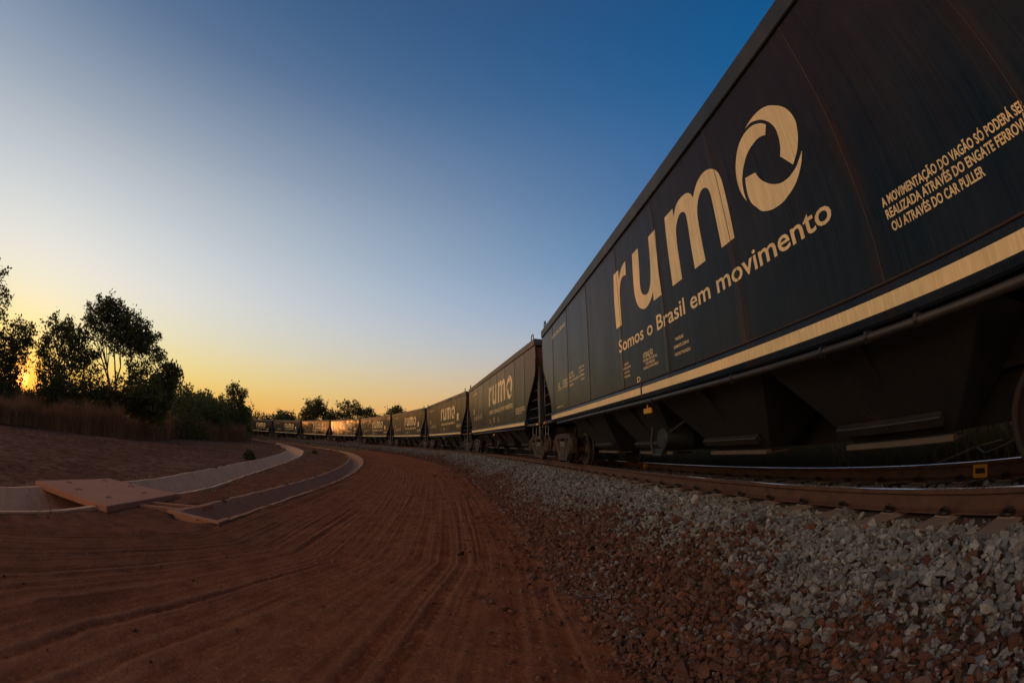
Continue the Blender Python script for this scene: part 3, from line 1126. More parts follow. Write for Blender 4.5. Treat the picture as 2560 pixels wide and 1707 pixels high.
def channel(name, near_path, width, depth, wall, lip, mats, label, cat, z0=-0.875, i0=0, i1=None, skirt=0.28):
    """open trapezoid channel: lips, sloping walls, flat floor; left of near_path"""
    P = near_path[i0:i1]
    Nl = normals_left(near_path)[i0:i1]
    sec = [(-lip, -skirt), (-lip, 0.0), (0.0, 0.0), (wall, -depth), (width - wall, -depth), (width, 0.0), (width + lip, 0.0), (width + lip, -skirt)]
    m = MB()
    n = len(sec)
    for i, (p, nl) in enumerate(zip(P, Nl)):
        for d, dz in sec:
            j = 0.012 * math.sin(i * 1.7 + d * 5) if 0 <= d <= width else 0.015 * math.sin(i * 0.9 + d)
            m.v.append((p[0] + nl[0] * (d + j), p[1] + nl[1] * (d + j), z0 + dz + (0.010 * math.sin(i * 2.3) if dz == 0 else 0)))
    for i in range(len(P) - 1):
        for k in range(n - 1):
            m.f.append((i * n + k, (i + 1) * n + k, (i + 1) * n + k + 1, i * n + k + 1))
            m.m.append(0)
    o = m.build(name, mats, fix=False)
    tag(o, label, cat)
    return o, P, Nl


ditch, DP, DN = channel('drainage_ditch', dn, DW, 0.66, 0.52, 0.09, [M['concrete']],
                        'wide grey concrete lined ditch curving beside the bare yard and under the slab', 'ditch')
gutter, GP, GN = channel('road_gutter', gr, GW, 0.40, 0.30, 0.10, [M['redcrete']],
                         'narrow red stained concrete gutter along the inner edge of the dirt road', 'gutter')
# catch basin at the near end of the gutter and its inlet from the ditch
b = MB()


def wall_run(m, pts, th, top, bot, mi=0):
    for a, c in zip(pts[:-1], pts[1:]):
        a, c = Vector((*a, 0)), Vector((*c, 0))
        d = (c - a).normalized()
        nrm = Vector((-d.y, d.x, 0)) * th / 2
        e = d * (th / 2)
        vs = []
        for z in (bot, top):
            for q in (a - e + nrm, a - e - nrm, c + e - nrm, c + e + nrm):
                vs.append((q.x, q.y, z))
        m.add(vs, [(3, 2, 1, 0), (4, 5, 6, 7), (0, 1, 5, 4), (1, 2, 6, 5), (2, 3, 7, 6), (3, 0, 4, 7)], mi)


wall_run(b, [(-6.86, 6.33), (-6.07, 6.97)], 0.10, -0.868, -1.5)
wall_run(b, [(-6.07, 7.02), (-6.12, 7.35)], 0.12, -0.866, -1.5)
wall_run(b, [(-6.70, 5.90), (-6.03, 6.38)], 0.10, -0.866, -1.5)
wall_run(b, [(-6.05, 6.42), (-6.01, 6.10)], 0.10, -0.869, -1.5)
wall_run(b, [(-6.02, 6.06), (-4.86, 6.06)], 0.13, -0.862, -1.5)
wall_run(b, [(-4.87, 6.08), (-4.93, 6.40)], 0.13, -0.864, -1.5)
b.box(-6.9, -4.8, 5.9, 7.4, -1.52, -1.42)
basin = b.build('catch_basin', M['redcrete'], gutter, bevel=0.012)

# cover slab over the ditch
sc_ = [Vector((-8.95, 4.62, 0)), Vector((-6.50, 4.84, 0)), Vector((-7.12, 7.42, 0)), Vector((-9.40, 7.10, 0))]
m = MB()
ZT, ZB = -0.805, -0.925
m.add([(q.x, q.y, ZB) for q in sc_] + [(q.x, q.y, ZT) for q in sc_],
      [(3, 2, 1, 0), (4, 5, 6, 7), (0, 1, 5, 4), (1, 2, 6, 5), (2, 3, 7, 6), (3, 0, 4, 7)])
slab = m.build('cover_slab', M['slab'], bevel=0.012)
tag(slab, 'square reddish concrete slab laid flat across the ditch like a small bridge', 'slab')
for u, v in ((0.16, 0.30), (0.16, 0.78), (0.5, 0.84), (0.82, 0.68), (0.80, 0.22), (0.45, 0.18)):
    q = (sc_[0] * (1 - u) + sc_[1] * u) * (1 - v) + (sc_[3] * (1 - u) + sc_[2] * u) * v
    a = random.uniform(0, 3.1)
    m = MB()
    m.tube([(q.x - 0.07 * math.cos(a), q.y - 0.07 * math.sin(a), ZT - 0.01), (q.x - 0.06 * math.cos(a), q.y - 0.06 * math.sin(a), ZT + 0.020), (q.x, q.y, ZT + 0.030),
            (q.x + 0.06 * math.cos(a), q.y + 0.06 * math.sin(a), ZT + 0.020), (q.x + 0.07 * math.cos(a), q.y + 0.07 * math.sin(a), ZT - 0.01)], 0.008, 6)
    m.build('lifting_loop', M['rebar'], slab, smooth=True)

# ------------------------------------------------------------------ the hopper wagon (local axes: x along the wagon to the reader's right, y away, z up from the rail top)
YS = 1.595                      # half width over the side sheets
OUT = [(7.60, 4.30), (7.68, 3.72), (7.65, 3.27), (7.56, 3.05), (7.38, 2.84), (6.93, 2.40), (6.53, 1.98), (6.38, 1.70), (6.35, 1.50)]
OUTL = OUT + [(-x, z) for x, z in reversed(OUT)]
SEAMS = [-5.98, -4.25, -2.42, -0.46, 1.22, 2.96, 4.70, 6.20]

G_R = [(-0.66, 2.64), (-0.67, 3.16), (-0.60, 3.65), (-0.35, 3.65), (-0.355, 3.45), (-0.26, 3.57), (-0.13, 3.645), (0.02, 3.665), (-0.02, 3.42), (-0.14, 3.45), (-0.24, 3.43), (-0.32, 3.36), (-0.37, 3.24), (-0.39, 2.98), (-0.40, 2.64)]
G_U = [(0.33, 3.65), (0.585, 3.65), (0.55, 3.35), (0.515, 3.1), (0.515, 2.97), (0.56, 2.88), (0.65, 2.83), (0.76, 2.82), (0.84, 2.87), (0.90, 2.97), (0.96, 3.24), (1.0, 3.64), (1.25, 3.64), (1.22, 3.34), (1.19, 3.08), (1.19, 2.86), (1.20, 2.64), (0.93, 2.64), (0.94, 2.78), (0.87, 2.71), (0.76, 2.65), (0.64, 2.62), (0.53, 2.64), (0.4, 2.71), (0.31, 2.83), (0.265, 2.98), (0.27, 3.21), (0.3, 3.48)]
G_M = [(1.55, 2.64), (1.82, 2.64), (1.82, 3.05), (1.84, 3.27), (1.88, 3.37), (1.96, 3.45), (2.04, 3.48), (2.12, 3.46), (2.165, 3.40), (2.17, 3.28), (2.155, 2.96), (2.16, 2.64), (2.42, 2.64), (2.41, 2.94), (2.42, 3.21), (2.45, 3.32), (2.51, 3.41), (2.59, 3.47), (2.66, 3.48), (2.73, 3.45), (2.77, 3.39), (2.785, 3.3), (2.78, 2.98), (2.78, 2.64), (3.04, 2.64), (3.05, 2.99), (3.055, 3.32), (3.04, 3.43), (3.0, 3.52), (2.93, 3.59), (2.84, 3.64), (2.72, 3.66), (2.6, 3.64), (2.49, 3.58), (2.41, 3.50), (2.37, 3.58), (2.31, 3.63), (2.23, 3.66), (2.12, 3.67), (2.0, 3.65), (1.92, 3.60), (1.86, 3.52), (1.86, 3.65), (1.6, 3.65), (1.57, 3.44), (1.55, 3.08)]
G_A = [(3.68, 3.61), (3.78, 3.635), (3.9, 3.64), (4.02, 3.62), (4.12, 3.575), (4.2, 3.51), (4.27, 3.44), (4.32, 3.365), (4.35, 3.28), (4.36, 3.2), (4.345, 3.12), (4.32, 3.05), (4.275, 2.975), (4.23, 2.92), (4.18, 2.88), (4.14, 2.85), (4.02, 3.02), (4.05, 3.07), (4.075, 3.13), (4.09, 3.22), (4.09, 3.3), (4.07, 3.365), (4.035, 3.43), (3.99, 3.485), (3.93, 3.54), (3.86, 3.58), (3.78, 3.61)]
G_B = [(3.38, 2.89), (3.33, 3.0), (3.31, 3.13), (3.32, 3.24), (3.355, 3.345), (3.41, 3.43), (3.47, 3.495), (3.54, 3.54), (3.63, 3.57), (3.72, 3.575), (3.81, 3.56), (3.88, 3.525), (3.94, 3.485), (3.99, 3.43), (3.93, 3.34), (3.87, 3.37), (3.8, 3.385), (3.72, 3.38), (3.64, 3.365), (3.57, 3.335), (3.51, 3.29), (3.45, 3.23), (3.41, 3.17), (3.385, 3.11), (3.37, 3.03), (3.37, 2.96)]
G_C = [(4.3, 2.9), (4.26, 2.83), (4.2, 2.76), (4.13, 2.7), (4.06, 2.66), (3.97, 2.63), (3.88, 2.61), (3.79, 2.61), (3.71, 2.62), (3.62, 2.65), (3.55, 2.69), (3.5, 2.755), (3.45, 2.82), (3.42, 2.91), (3.42, 2.99), (3.43, 3.06), (3.45, 3.13), (3.54, 3.11), (3.62, 3.09), (3.64, 3.03), (3.68, 2.96), (3.735, 2.9), (3.8, 2.845), (3.88, 2.8), (3.95, 2.78), (4.03, 2.775), (4.09, 2.785), (4.17, 2.81), (4.23, 2.85)]


def soften(P, ang=38):
    """round the flat chords of a traced outline, keeping its real corners"""
    n = len(P)
    out = []
    for i in range(n):
        a, b, c, d = (Vector(P[(i + k) % n]) for k in (-1, 0, 1, 2))

        def corner(p, q_, r_):
            u, v = (q_ - p), (r_ - q_)
            return u.length < 1e-6 or v.length < 1e-6 or u.angle(v) > R(ang)
        t1 = (c - b) if corner(a, b, c) else (c - a) * 0.5
        t2 = (c - b) if corner(b, c, d) else (d - b) * 0.5
        L = (c - b).length
        if t1.length > 1e-9:
            t1 = t1.normalized() * L
        if t2.length > 1e-9:
            t2 = t2.normalized() * L
        k = 3
        for j in range(k):
            u = j / k
            h00, h10, h01, h11 = 2 * u ** 3 - 3 * u * u + 1, u ** 3 - 2 * u * u + u, -2 * u ** 3 + 3 * u * u, u ** 3 - u * u
            q_ = b * h00 + t1 * h10 + c * h01 + t2 * h11
            out.append((q_.x, q_.y))
    return out


def flat_poly(name, polys, y, mat, parent):
    """thin painted shapes just proud of the side sheet, facing -y"""
    bm = bmesh.new()
    for P in polys:
        vs = [bm.verts.new((x, y, z)) for x, z in P]
        f = bm.faces.new(vs)
        f.normal_update()
        if f.normal.y > 0:
            f.normal_flip()
    bmesh.ops.triangulate(bm, faces=bm.faces)
    me = bpy.data.meshes.new(name)
    bm.to_mesh(me)
    bm.free()
    me.materials.append(mat)
    o = bpy.data.objects.new(name, me)
    C.objects.link(o)
    o.parent = parent
    return o


def text_data(s, x0, x1, z0, cap, bold=0.0, align='L'):
    """(verts, faces) of a line of lettering: from x0 to x1, baseline z0, capital height cap"""
    cu = bpy.data.curves.new('tmp', 'FONT')
    cu.body = s
    cu.size = 1.0
    cu.resolution_u = 3
    cu.offset = bold
    ob = bpy.data.objects.new('tmp', cu)
    C.objects.link(ob)
    dg = bpy.context.evaluated_depsgraph_get()
    me = bpy.data.meshes.new_from_object(ob.evaluated_get(dg))
    V = np.array([v.co[:] for v in me.vertices])
    Fc = [tuple(p.vertices) for p in me.polygons]
    bpy.data.objects.remove(ob)
    bpy.data.curves.remove(cu)
    bpy.data.meshes.remove(me)
    kz = cap / 0.70
    lo, hi = V[:, 0].min(), V[:, 0].max()
    kx = (x1 - x0) / (hi - lo) if x1 is not None else kz
    return [(x0 + (v[0] - lo) * kx, z0 + v[1] * kz) for v in V], Fc


def lettering(name, lines, parent, y=-YS - 0.0035, mat=None):
    m = MB()
    for ln in lines:
        V, Fc = text_data(*ln)
        m.add([(x, y, z) for x, z in V], Fc)
    o = m.build(name, mat or M['cream'], parent, fix=False)
    me = o.data
    if len(me.polygons) and sum(p.normal.y for p in me.polygons) > 0:
        me.flip_normals()
    return o


def make_wagon():
    root = empty('hopper_wagon')
    # body: two side sheets with the sloping ends, end sheets set in between them
    m = MB()
    m.prism(OUTL, -YS, -YS + 0.03)
    m.prism(OUTL, YS - 0.03, YS)
    m.prism([(x - math.copysign(0.09, x), z - 0.0) for x, z in OUTL], -YS + 0.03, YS - 0.03)
    for xs in SEAMS:               # weld beads between the sheets and a folded flange along the sloping edges
        pts = [(xs + 0.004 * math.sin(z * 5 + xs), -YS - 0.001, z) for z in np.linspace(1.535 if abs(xs) < 6.1 else 1.56, 4.17, 12)]
        m.tube(pts, 0.0062, 6, 1)
    for sgn in (-1, 1):
        m.tube([(sgn * (x - 0.012), -YS - 0.002, z) for x, z in OUT[1:-1]], 0.012, 6, 1)
    m.build('body', [M['paint'], M['weld']], root)
    m = MB()
    for sg in (-1, 1):
        y0, y1 = sorted((sg * (YS + 0.034), sg * (YS - 0.10)))
        m.box(-7.63, 7.63, y0, y1, 4.175, 4.42)
    for sx in (-1, 1):
        x0, x1 = sorted((sx * 7.632, sx * 7.50))
        m.box(x0, x1, -YS + 0.10, YS - 0.10, 4.18, 4.415)
    m.build('roof_hem', M['hem'], root, bevel=0.012)
    m = MB()
    prof = [(-1.46, 4.40), (-1.0, 4.50), (-0.4, 4.545), (0.4, 4.545), (1.0, 4.50), (1.46, 4.40)]
    for i in range(len(prof) - 1):
        (a, za), (b_, zb) = prof[i], prof[i + 1]
        m.add([(-7.5, a, za), (7.5, a, za), (7.5, b_, zb), (-7.5, b_, zb)], [(0, 1, 2, 3)])
    m.build('roof', M['hem'], root, fix=False)
    m = MB()
    for i in range(4):
        x = -5.4 + 3.6 * i
        m.box(x - 1.5, x + 1.5, -0.30, 0.30, 4.53, 4.60)
    m.build('roof_hatch', M['hem'], root)
    for sx in (-1, 1):
        m = MB()
        x = sx * 7.25
        m.tube([(x - 0.12, -1.56, 4.41), (x - 0.13, -1.56, 4.56), (x - 0.07, -1.56, 4.65), (x + 0.07, -1.56, 4.65), (x + 0.13, -1.56, 4.56), (x + 0.12, -1.56, 4.41)], 0.02, 6)
        m.build('lifting_eye', M['hem'], root, smooth=True)
    # side sills with the painted stripe
    SEC = [(-YS + 0.10, 1.540), (-YS - 0.004, 1.540), (-YS - 0.022, 1.505), (-YS - 0.028, 1.475), (-YS - 0.028, 1.345), (-YS - 0.018, 1.300), (-YS + 0.0, 1.282), (-YS + 0.10, 1.282)]
    for sg in (1, -1):
        m = MB()
        n = len(SEC)
        for x in (-6.34, 6.34):
            m.v += [(x, y * sg, z) for y, z in SEC]
        m.f += [tuple(range(n)), tuple(range(n, 2 * n))] + [(i, (i + 1) % n, n + (i + 1) % n, n + i) for i in range(n)]
        m.m = [0] * len(m.f)
        sill = m.build('side_sill', M['paint'], root)
        if sg == 1:
            for a, b_ in ((-6.22, 0.275), (0.335, 6.24)):
                flat_poly('stripe', [[(a, 1.357), (b_, 1.357), (b_, 1.465), (a, 1.465)]], -YS - 0.0312, M['cream'], sill)
            m = MB()
            m.tube([(-6.34, -YS - 0.012, 1.542), (6.34, -YS - 0.012, 1.542)], 0.010, 6)
            m.box(0.285, 0.325, -YS - 0.034, -YS - 0.02, 1.30, 1.53)
            m.build('weld_bead', M['weld'], sill)
    # lettering
    flat_poly('logo_lettering', [soften(G_R), soften(G_U), soften(G_M)], -YS - 0.0035, M['cream'], root)
    flat_poly('logo_ring', [soften(G_A), soften(G_B), soften(G_C)], -YS - 0.0035, M['cream'], root)
    lettering('wagon_number', [('HTF-351384-0', -6.06, -4.41, 3.74, 0.105, 0.016)], root)
    rows = [('QBR', -5.43, -5.16, 2.275, .058), ('130.000kg', -4.85, -4.36, 2.275, .058), ('TARA', -5.43, -5.16, 2.195, .058), ('29.300kg', -4.83, -4.36, 2.195, .058),
            ('LOTAÇÃO', -5.43, -4.96, 2.115, .058), ('100.700kg', -4.88, -4.36, 2.115, .058),
            ('ALT. MÁX.', -4.20, -3.72, 2.355, .058), ('4.651mm', -3.22, -2.80, 2.355, .058), ('LARG. MÁX.', -4.20, -3.62, 2.265, .058), ('3.250mm', -3.22, -2.80, 2.265, .058),
            ('COMP. ENTRE ENG.', -4.20, -3.30, 2.165, .058), ('16.500mm', -3.26, -2.80, 2.165, .058), ('VOLUME', -4.20, -3.78, 2.065, .058), ('143m³', -3.06, -2.80, 2.065, .058)]
    lettering('data_lettering', [r_ + (0.016,) for r_ in rows], root)
    rows = [('CUIDADO', -0.40, -0.20, 1.925, .036), ('MOVIMENTO RÁPIDO', -0.46, -0.12, 1.855, .036), ('AO ACIONAR O', -0.42, -0.17, 1.785, .036), ('MECANISMO', -0.41, -0.17, 1.715, .036),
            ('ATENÇÃO', 0.385, 0.755, 1.895, .078), ('SISTEMA DE PORTAS', 0.385, 0.88, 1.835, .040), ('SOB PRESSÃO', 0.47, 0.80, 1.778, .040), ('CUIDADO COM AS MÃOS', 0.375, 0.90, 1.720, .040),
            ('TRAFEGAR', 1.45, 1.68, 1.915, .040), ('SOMENTE COM AS', 1.40, 1.80, 1.818, .040), ('PORTAS TRAVADAS', 1.41, 1.82, 1.718, .040),
            ('D', 0.11, 0.24, 1.565, .085), ('CABECEIRA', -5.68, -4.86, 1.640, .030)]
    lettering('warning_lettering', [r_ + (0.018,) for r_ in rows], root)
    rows = [('A MOVIMENTAÇÃO DO VAGÃO SÓ PODERÁ SER', 4.879, 6.215, 2.036, .066, 0.026), ('REALIZADA ATRAVÉS DO ENGATE FERROVIÁRIO', 4.884, 6.30, 1.942, .066, 0.026),
            ('OU ATRAVÉS DO CAR PULLER', 4.900, 5.740, 1.845, .066, 0.026)]
    lettering('notice_lettering', rows, root)
    # pipe under the sill, with its brackets
    m = MB()
    m.tube([(-5.54, -1.60, 1.222), (-2, -1.60, 1.238), (2, -1.60, 1.236), (6.25, -1.60, 1.215)], 0.034, 12)
    pipe = m.build('brake_pipe', M['under'], root, smooth=True)
    for x in (-4.95, -4.47, -3.54, -1.40, 0.63, 2.63, 3.95, 4.44, 4.90, 5.9):
        m = MB()
        m.tube([(x, -1.60, 1.232), (x + 0.03, -1.60, 1.232)], 0.044, 12)
        m.bar((x + 0.015, -1.56, 1.205), (x + 0.015, -1.56, 1.285), 0.03, 0.04)
        m.box(x - 0.02, x + 0.05, -1.612, -1.588, 1.188, 1.197)
        m.build('pipe_bracket', M['under'], pipe)
    m = MB()
    m.box(0.22, 0.48, -1.57, -1.53, 1.055, 1.14)
    m.box(0.33, 0.37, -1.56, -1.545, 1.14, 1.215, 0)
    m.build('release_handle', M['yellow'], root, bevel=0.01)
    # discharge chutes
    for (a0, a1, b0, b1) in ((-4.81, -2.08, -4.00, -2.83), (-1.755, 0.46, -1.45, -0.15), (0.486, 2.968, 1.08, 2.26), (2.974, 5.40, 3.58, 4.72)):
        for sg in (1, -1):
            m = MB()
            yt0, yt1, yb0, yb1 = -1.475 * sg, -0.06 * sg, -0.80 * sg, -0.42 * sg
            m.add([(a0, yt0, 1.30), (a1, yt0, 1.30), (a1, yt1, 1.30), (a0, yt1, 1.30), (b0, yb0, 0.45), (b1, yb0, 0.45), (b1, yb1, 0.45), (b0, yb1, 0.45)],
                  [(0, 1, 2, 3), (7, 6, 5, 4), (0, 4, 5, 1), (1, 5, 6, 2), (2, 6, 7, 3), (3, 7, 4, 0)])
            xm0, xm1 = a0 * 0.5 + a1 * 0.5, b0 * 0.52 + b1 * 0.48
            m.bar((xm0, yt0 - 0.035 * sg + 0.02 * sg, 1.27), (xm1, yb0 - 0.035 * sg, 0.62), 0.17, 0.07, 0, (0, 1, 0))
            m.bar((b0 - 0.06, yb0 - 0.16 * sg, 0.575), (b1 - 0.03, yb0 - 0.16 * sg, 0.575), 0.08, 0.10, 0, (0, yt0 - yb0, 0.85))
            ch = m.build('discharge_chute', M['under'], root, bevel=0.008)
            m = MB()
            m.bar((b0 - 0.03, yb0 - 0.05 * sg, 0.415), (b1 + 0.03, yb0 - 0.05 * sg, 0.415), 0.10, 0.055)
            m.bar((b0 + 0.02, yb0 + 0.15 * sg, 0.40), (b1 - 0.02, yb0 + 0.15 * sg, 0.40), 0.34, 0.03)
            m.build('door_lip', M['lip'], ch, bevel=0.008)
    m = MB()
    m.box(-7.95, 7.95, -0.22, 0.22, 0.86, 1.27)
    m.box(-5.9, 5.9, -0.05, 0.05, 0.42, 0.9)
    m.build('centre_sill', M['under'], root)
    m = MB()
    m.lathe([(0.0, -0.32), (0.13, -0.32), (0.17, -0.28), (0.175, 0.18), (0.12, 0.26), (0.0, 0.28)], (0.32, -1.02, 0.66), 'Y', 18)
    m.tube([(0.12, -1.36, 0.86), (0.07, -1.38, 0.60), (0.15, -1.38, 0.42), (0.42, -1.38, 0.42), (0.58, -1.36, 0.62)], 0.026, 7)
    m.bar((0.10, -1.34, 0.47), (0.48, -1.34, 0.47), 0.05, 0.10)
    m.tube([(0.24, -1.3, 0.66), (0.85, -1.1, 0.95)], 0.022, 6)
    m.build('brake_cylinder', M['rubber'], root, smooth=False)
    # bogies
    for sx in (-1, 1):
        bx = 6.62 * sx if sx < 0 else 6.72
        bg = MB()
        bg.box(bx - 0.25, bx + 0.25, -1.02, 1.02, 0.48, 0.80)
        bg.lathe([(0.0, 0.80), (0.34, 0.80), (0.34, 0.88), (0.0, 0.88)], (bx, 0, 0), 'Z', 20)
        bogie = bg.build('bogie', M['bogie'], root, bevel=0.02)
        for dx in (-1.0, 1.0):
            x = bx + dx
            m = MB()
            for sg in (1, -1):
                y0 = -0.805 * sg
                prof = [(0.10, -0.02), (0.155, -0.02), (0.17, 0.03), (0.20, 0.05), (0.34, 0.035), (0.392, 0.02), (0.400, -0.004), (0.452, -0.004), (0.458, 0.004)]
                m.lathe([(r_, h * sg) for r_, h in prof], (x, y0, 0.457), 'Y', 40)
                m.lathe([(0.458, 0.004 * sg), (0.4575, 0.10 * sg)], (x, y0, 0.457), 'Y', 40, 1)
                prof = [(0.4575, 0.10), (0.472, 0.108), (0.486, 0.120), (0.484, 0.136), (0.40, 0.140), (0.34, 0.095), (0.2, 0.075), (0.155, 0.13), (0.10, 0.13)]
                m.lathe([(r_, h * sg) for r_, h in prof], (x, y0, 0.457), 'Y', 40)
            m.lathe([(0.092, -1.10), (0.092, -0.7), (0.085, 0), (0.092, 0.7), (0.092, 1.10)], (x, 0, 0.457), 'Y', 16)
            m.build('wheelset', [M['wheel'], M['tread']], bogie, smooth=True, fix=False)
        for sg in (1, -1):
            m = MB()

            def P(poly, th):
                y0, y1 = sorted((sg * (-1.15 - th), sg * (-1.15 + th)))
                m.prism([(bx + x, z) for x, z in poly], y0, y1)
            P([(-1.18, .60), (-1.20, .74), (-0.80, .905), (-0.45, .935), (0.45, .935), (0.80, .905), (1.20, .74), (1.18, .60), (.72, .775), (-.72, .775)], .085)
            for q in (-1, 1):
                pl = [(q * .70, .78), (q * .93, .68), (q * .50, .125), (q * .24, .105), (q * .34, .25)]
                P(pl if q > 0 else pl[::-1], .078)
                pl = [(q * .27, .245), (q * .39, .245), (q * .45, .79), (q * .29, .79)]
                P(pl if q > 0 else pl[::-1], .071)
                pl = [(q * .82, .36), (q * 1.17, .36), (q * 1.20, .70), (q * .84, .72)]
                P(pl if q > 0 else pl[::-1], .074)
            P([(-.44, .11), (.44, .11), (.40, .235), (-.40, .235)], .092)
            sf = m.build('side_frame', M['bogie'], bogie, bevel=0.012)
            m = MB()
            for k in (-0.14, 0.14):
                prof = []
                for c_ in range(8):
                    z = 0.245 + c_ * 0.036
                    prof += [(0.074, z), (0.098, z + 0.009), (0.100, z + 0.020), (0.074, z + 0.030)]
                m.lathe(prof, (bx + k, -1.16 * sg, 0), 'Z', 14)
            m.box(bx - 0.26, bx + 0.26, min(sg * -1.05, sg * -1.23), max(sg * -1.05, sg * -1.23), 0.535, 0.70)
            m.build('spring_nest', M['steel'], bogie)
            for dx in (-1.0, 1.0):
                m = MB()
                yb = -1.225 * sg
                m.lathe([(0.0, -0.06 * sg), (0.085, -0.06 * sg), (0.10, -0.045 * sg), (0.135, -0.04 * sg), (0.145, 0.0), (0.145, 0.12 * sg)], (bx + dx, yb, 0.47), 'Y', 20)
                for a in (90, 210, 330):
                    m.lathe([(0.0, -0.070 * sg), (0.026, -0.070 * sg), (0.026, -0.02 * sg)], (bx + dx + 0.09 * math.cos(R(a)), yb, 0.47 + 0.09 * math.sin(R(a))), 'Y', 6)
                m.build('bearing_cap', M['bogie'], bogie, fix=False)
    # ends: sills, posts, ladders, steps, coupler, hose
    for sx in (-1, 1):
        m = MB()
        x0, x1 = sorted((sx * 6.36, sx * 7.92))
        for sg in (1, -1):
            y0, y1 = sorted((sg * -1.56, sg * -1.46))
            m.box(x0, x1, y0, y1, 1.285, 1.372)
        xa, xb = sorted((sx * 7.86, sx * 7.96))
        m.box(xa, xb, -1.455, 1.455, 1.20, 1.368)
        m.box(min(sx * 7.0, sx * 7.85), max(sx * 7.0, sx * 7.85), -1.45, 1.45, 1.30, 1.325)
        es = m.build('end_sill', M['under'], root, bevel=0.008)
        m = MB()
        m.box(sx * 7.66 - 0.09, sx * 7.66 + 0.09, -1.572, -1.5605, 1.30, 1.36)
        m.build('reflector', M['amber'], es)
        for sg in (1, -1):
            m = MB()
            if sx > 0:
                m.box(7.62, 7.80, min(sg * -1.50, sg * -1.36), max(sg * -1.50, sg * -1.36), 0.78, 3.38)
                m.build('corner_post', M['under'], root, bevel=0.01)
            m = MB()
            xs = 7.90 if sx < 0 else 7.60
            m.tube([(sx * xs, -1.49 * sg, 1.37), (sx * xs, -1.49 * sg, 2.84)], 0.017, 6)
            for z, xi in ((1.58, 6.40), (1.91, 6.55), (2.23, 6.85), (2.55, 7.20)):
                m.tube([(sx * xi, -1.49 * sg, z), (sx * xs, -1.49 * sg, z)], 0.014, 6)
            m.build('ladder', M['steel'], root, smooth=True)
            m = MB()
            xa, xb = sx * 6.92, sx * 7.34
            if sx < 0:
                xa, xb = -7.40, -7.86
            for x in (xa, xb):
                m.tube([(x, -1.49 * sg, 1.29), (x, -1.49 * sg, 0.63)], 0.016, 6)
            for z in (0.64, 0.955):
                m.tube([(xa, -1.49 * sg, z), (xb, -1.49 * sg, z)], 0.016, 6)
            m.build('foot_step', M['steel'], root, smooth=True)
        m = MB()
        m.bar((sx * 7.6, 0, 0.96), (sx * 8.02, 0, 0.96), 0.16, 0.18)
        m.prism([(sx * 8.0, 0.80), (sx * 8.0, 1.12), (sx * 8.16, 1.14), (sx * 8.24, 1.05), (sx * 8.24, 0.87), (sx * 8.16, 0.78)], -0.16, 0.13)
        m.build('coupler', M['bogie'], root, bevel=0.015)
        m = MB()
        m.tube([(sx * 7.9, -0.42, 0.98), (sx * 8.05, -0.44, 0.90), (sx * 8.14, -0.40, 0.66), (sx * 8.23, -0.30, 0.52)], 0.022, 7)
        m.build('brake_hose', M['rubber'], root, smooth=True)
        if sx < 0:
            m = MB()
            m.tube([(-8.02, -1.34, 0.90), (-7.84, -1.36, 0.84), (-7.76, -1.36, 0.70), (-7.74, -1.34, 0.52)], 0.015, 6)
            m.build('air_hose', M['steel'], root, smooth=True)
    return root


def wagon_frame(k):
    sl = 15.1567877 + (k - 1) * 16.502
    a = track(sl - 2.5)
    b_ = track(sl - 16.502 + 2.5)
    ex, ey = float(b_[0] - a[0]), float(b_[1] - a[1])
    n = math.hypot(ex, ey)
    ex, ey = ex / n, ey / n
    mx, my = float(a[0] + b_[0]) / 2, float(a[1] + b_[1]) / 2
    return Matrix(((ex, -ey, 0, mx), (ey, ex, 0, my), (0, 0, 1, 0), (0, 0, 0, 1)))


def repaint(o, paint):
    """give a copied wagon's painted parts a paint of their own"""
    for ch in o.children:
        if ch.type == 'MESH' and ch.data.materials and ch.data.materials[0] == M['paint']:
            ch.material_slots[0].link = 'OBJECT'
            ch.material_slots[0].material = paint


WAGONS = [
    (1, 'paint', 'nearest hopper wagon, dark navy, its large cream lettering filling the right of the picture'),
    (2, 'paint_rust', 'rust washed hopper wagon coupled directly behind the nearest one, slogan in capitals'),
    (3, 'paint_rust', 'brown streaked hopper wagon, third from the camera, cream square sticker right of its ring'),
    (4, 'paint_mid', 'dusty hopper wagon, fourth from the camera, with small square sticker'),
    (5, 'paint', 'fifth hopper wagon along the curve, between the dusty fourth and the glinting sixth'),
    (6, 'paint', 'hopper wagon whose side mirrors the orange sunset, sixth from the camera'),
    (7, 'paint_mid', 'seventh hopper wagon from the camera, in front of the round dark tree'),
    (8, 'paint', 'eighth hopper wagon from the camera, last but one before the scrub'),
    (9, 'paint', 'farthest hopper wagon in view, its end cut off by the tall grass and scrub'),
]
wagon0 = make_wagon()
slogan_caps = None
wagons = []
for k, paint, label in WAGONS:
    o = wagon0 if k == 1 else copy_tree(wagon0)
    wagons.append(o)
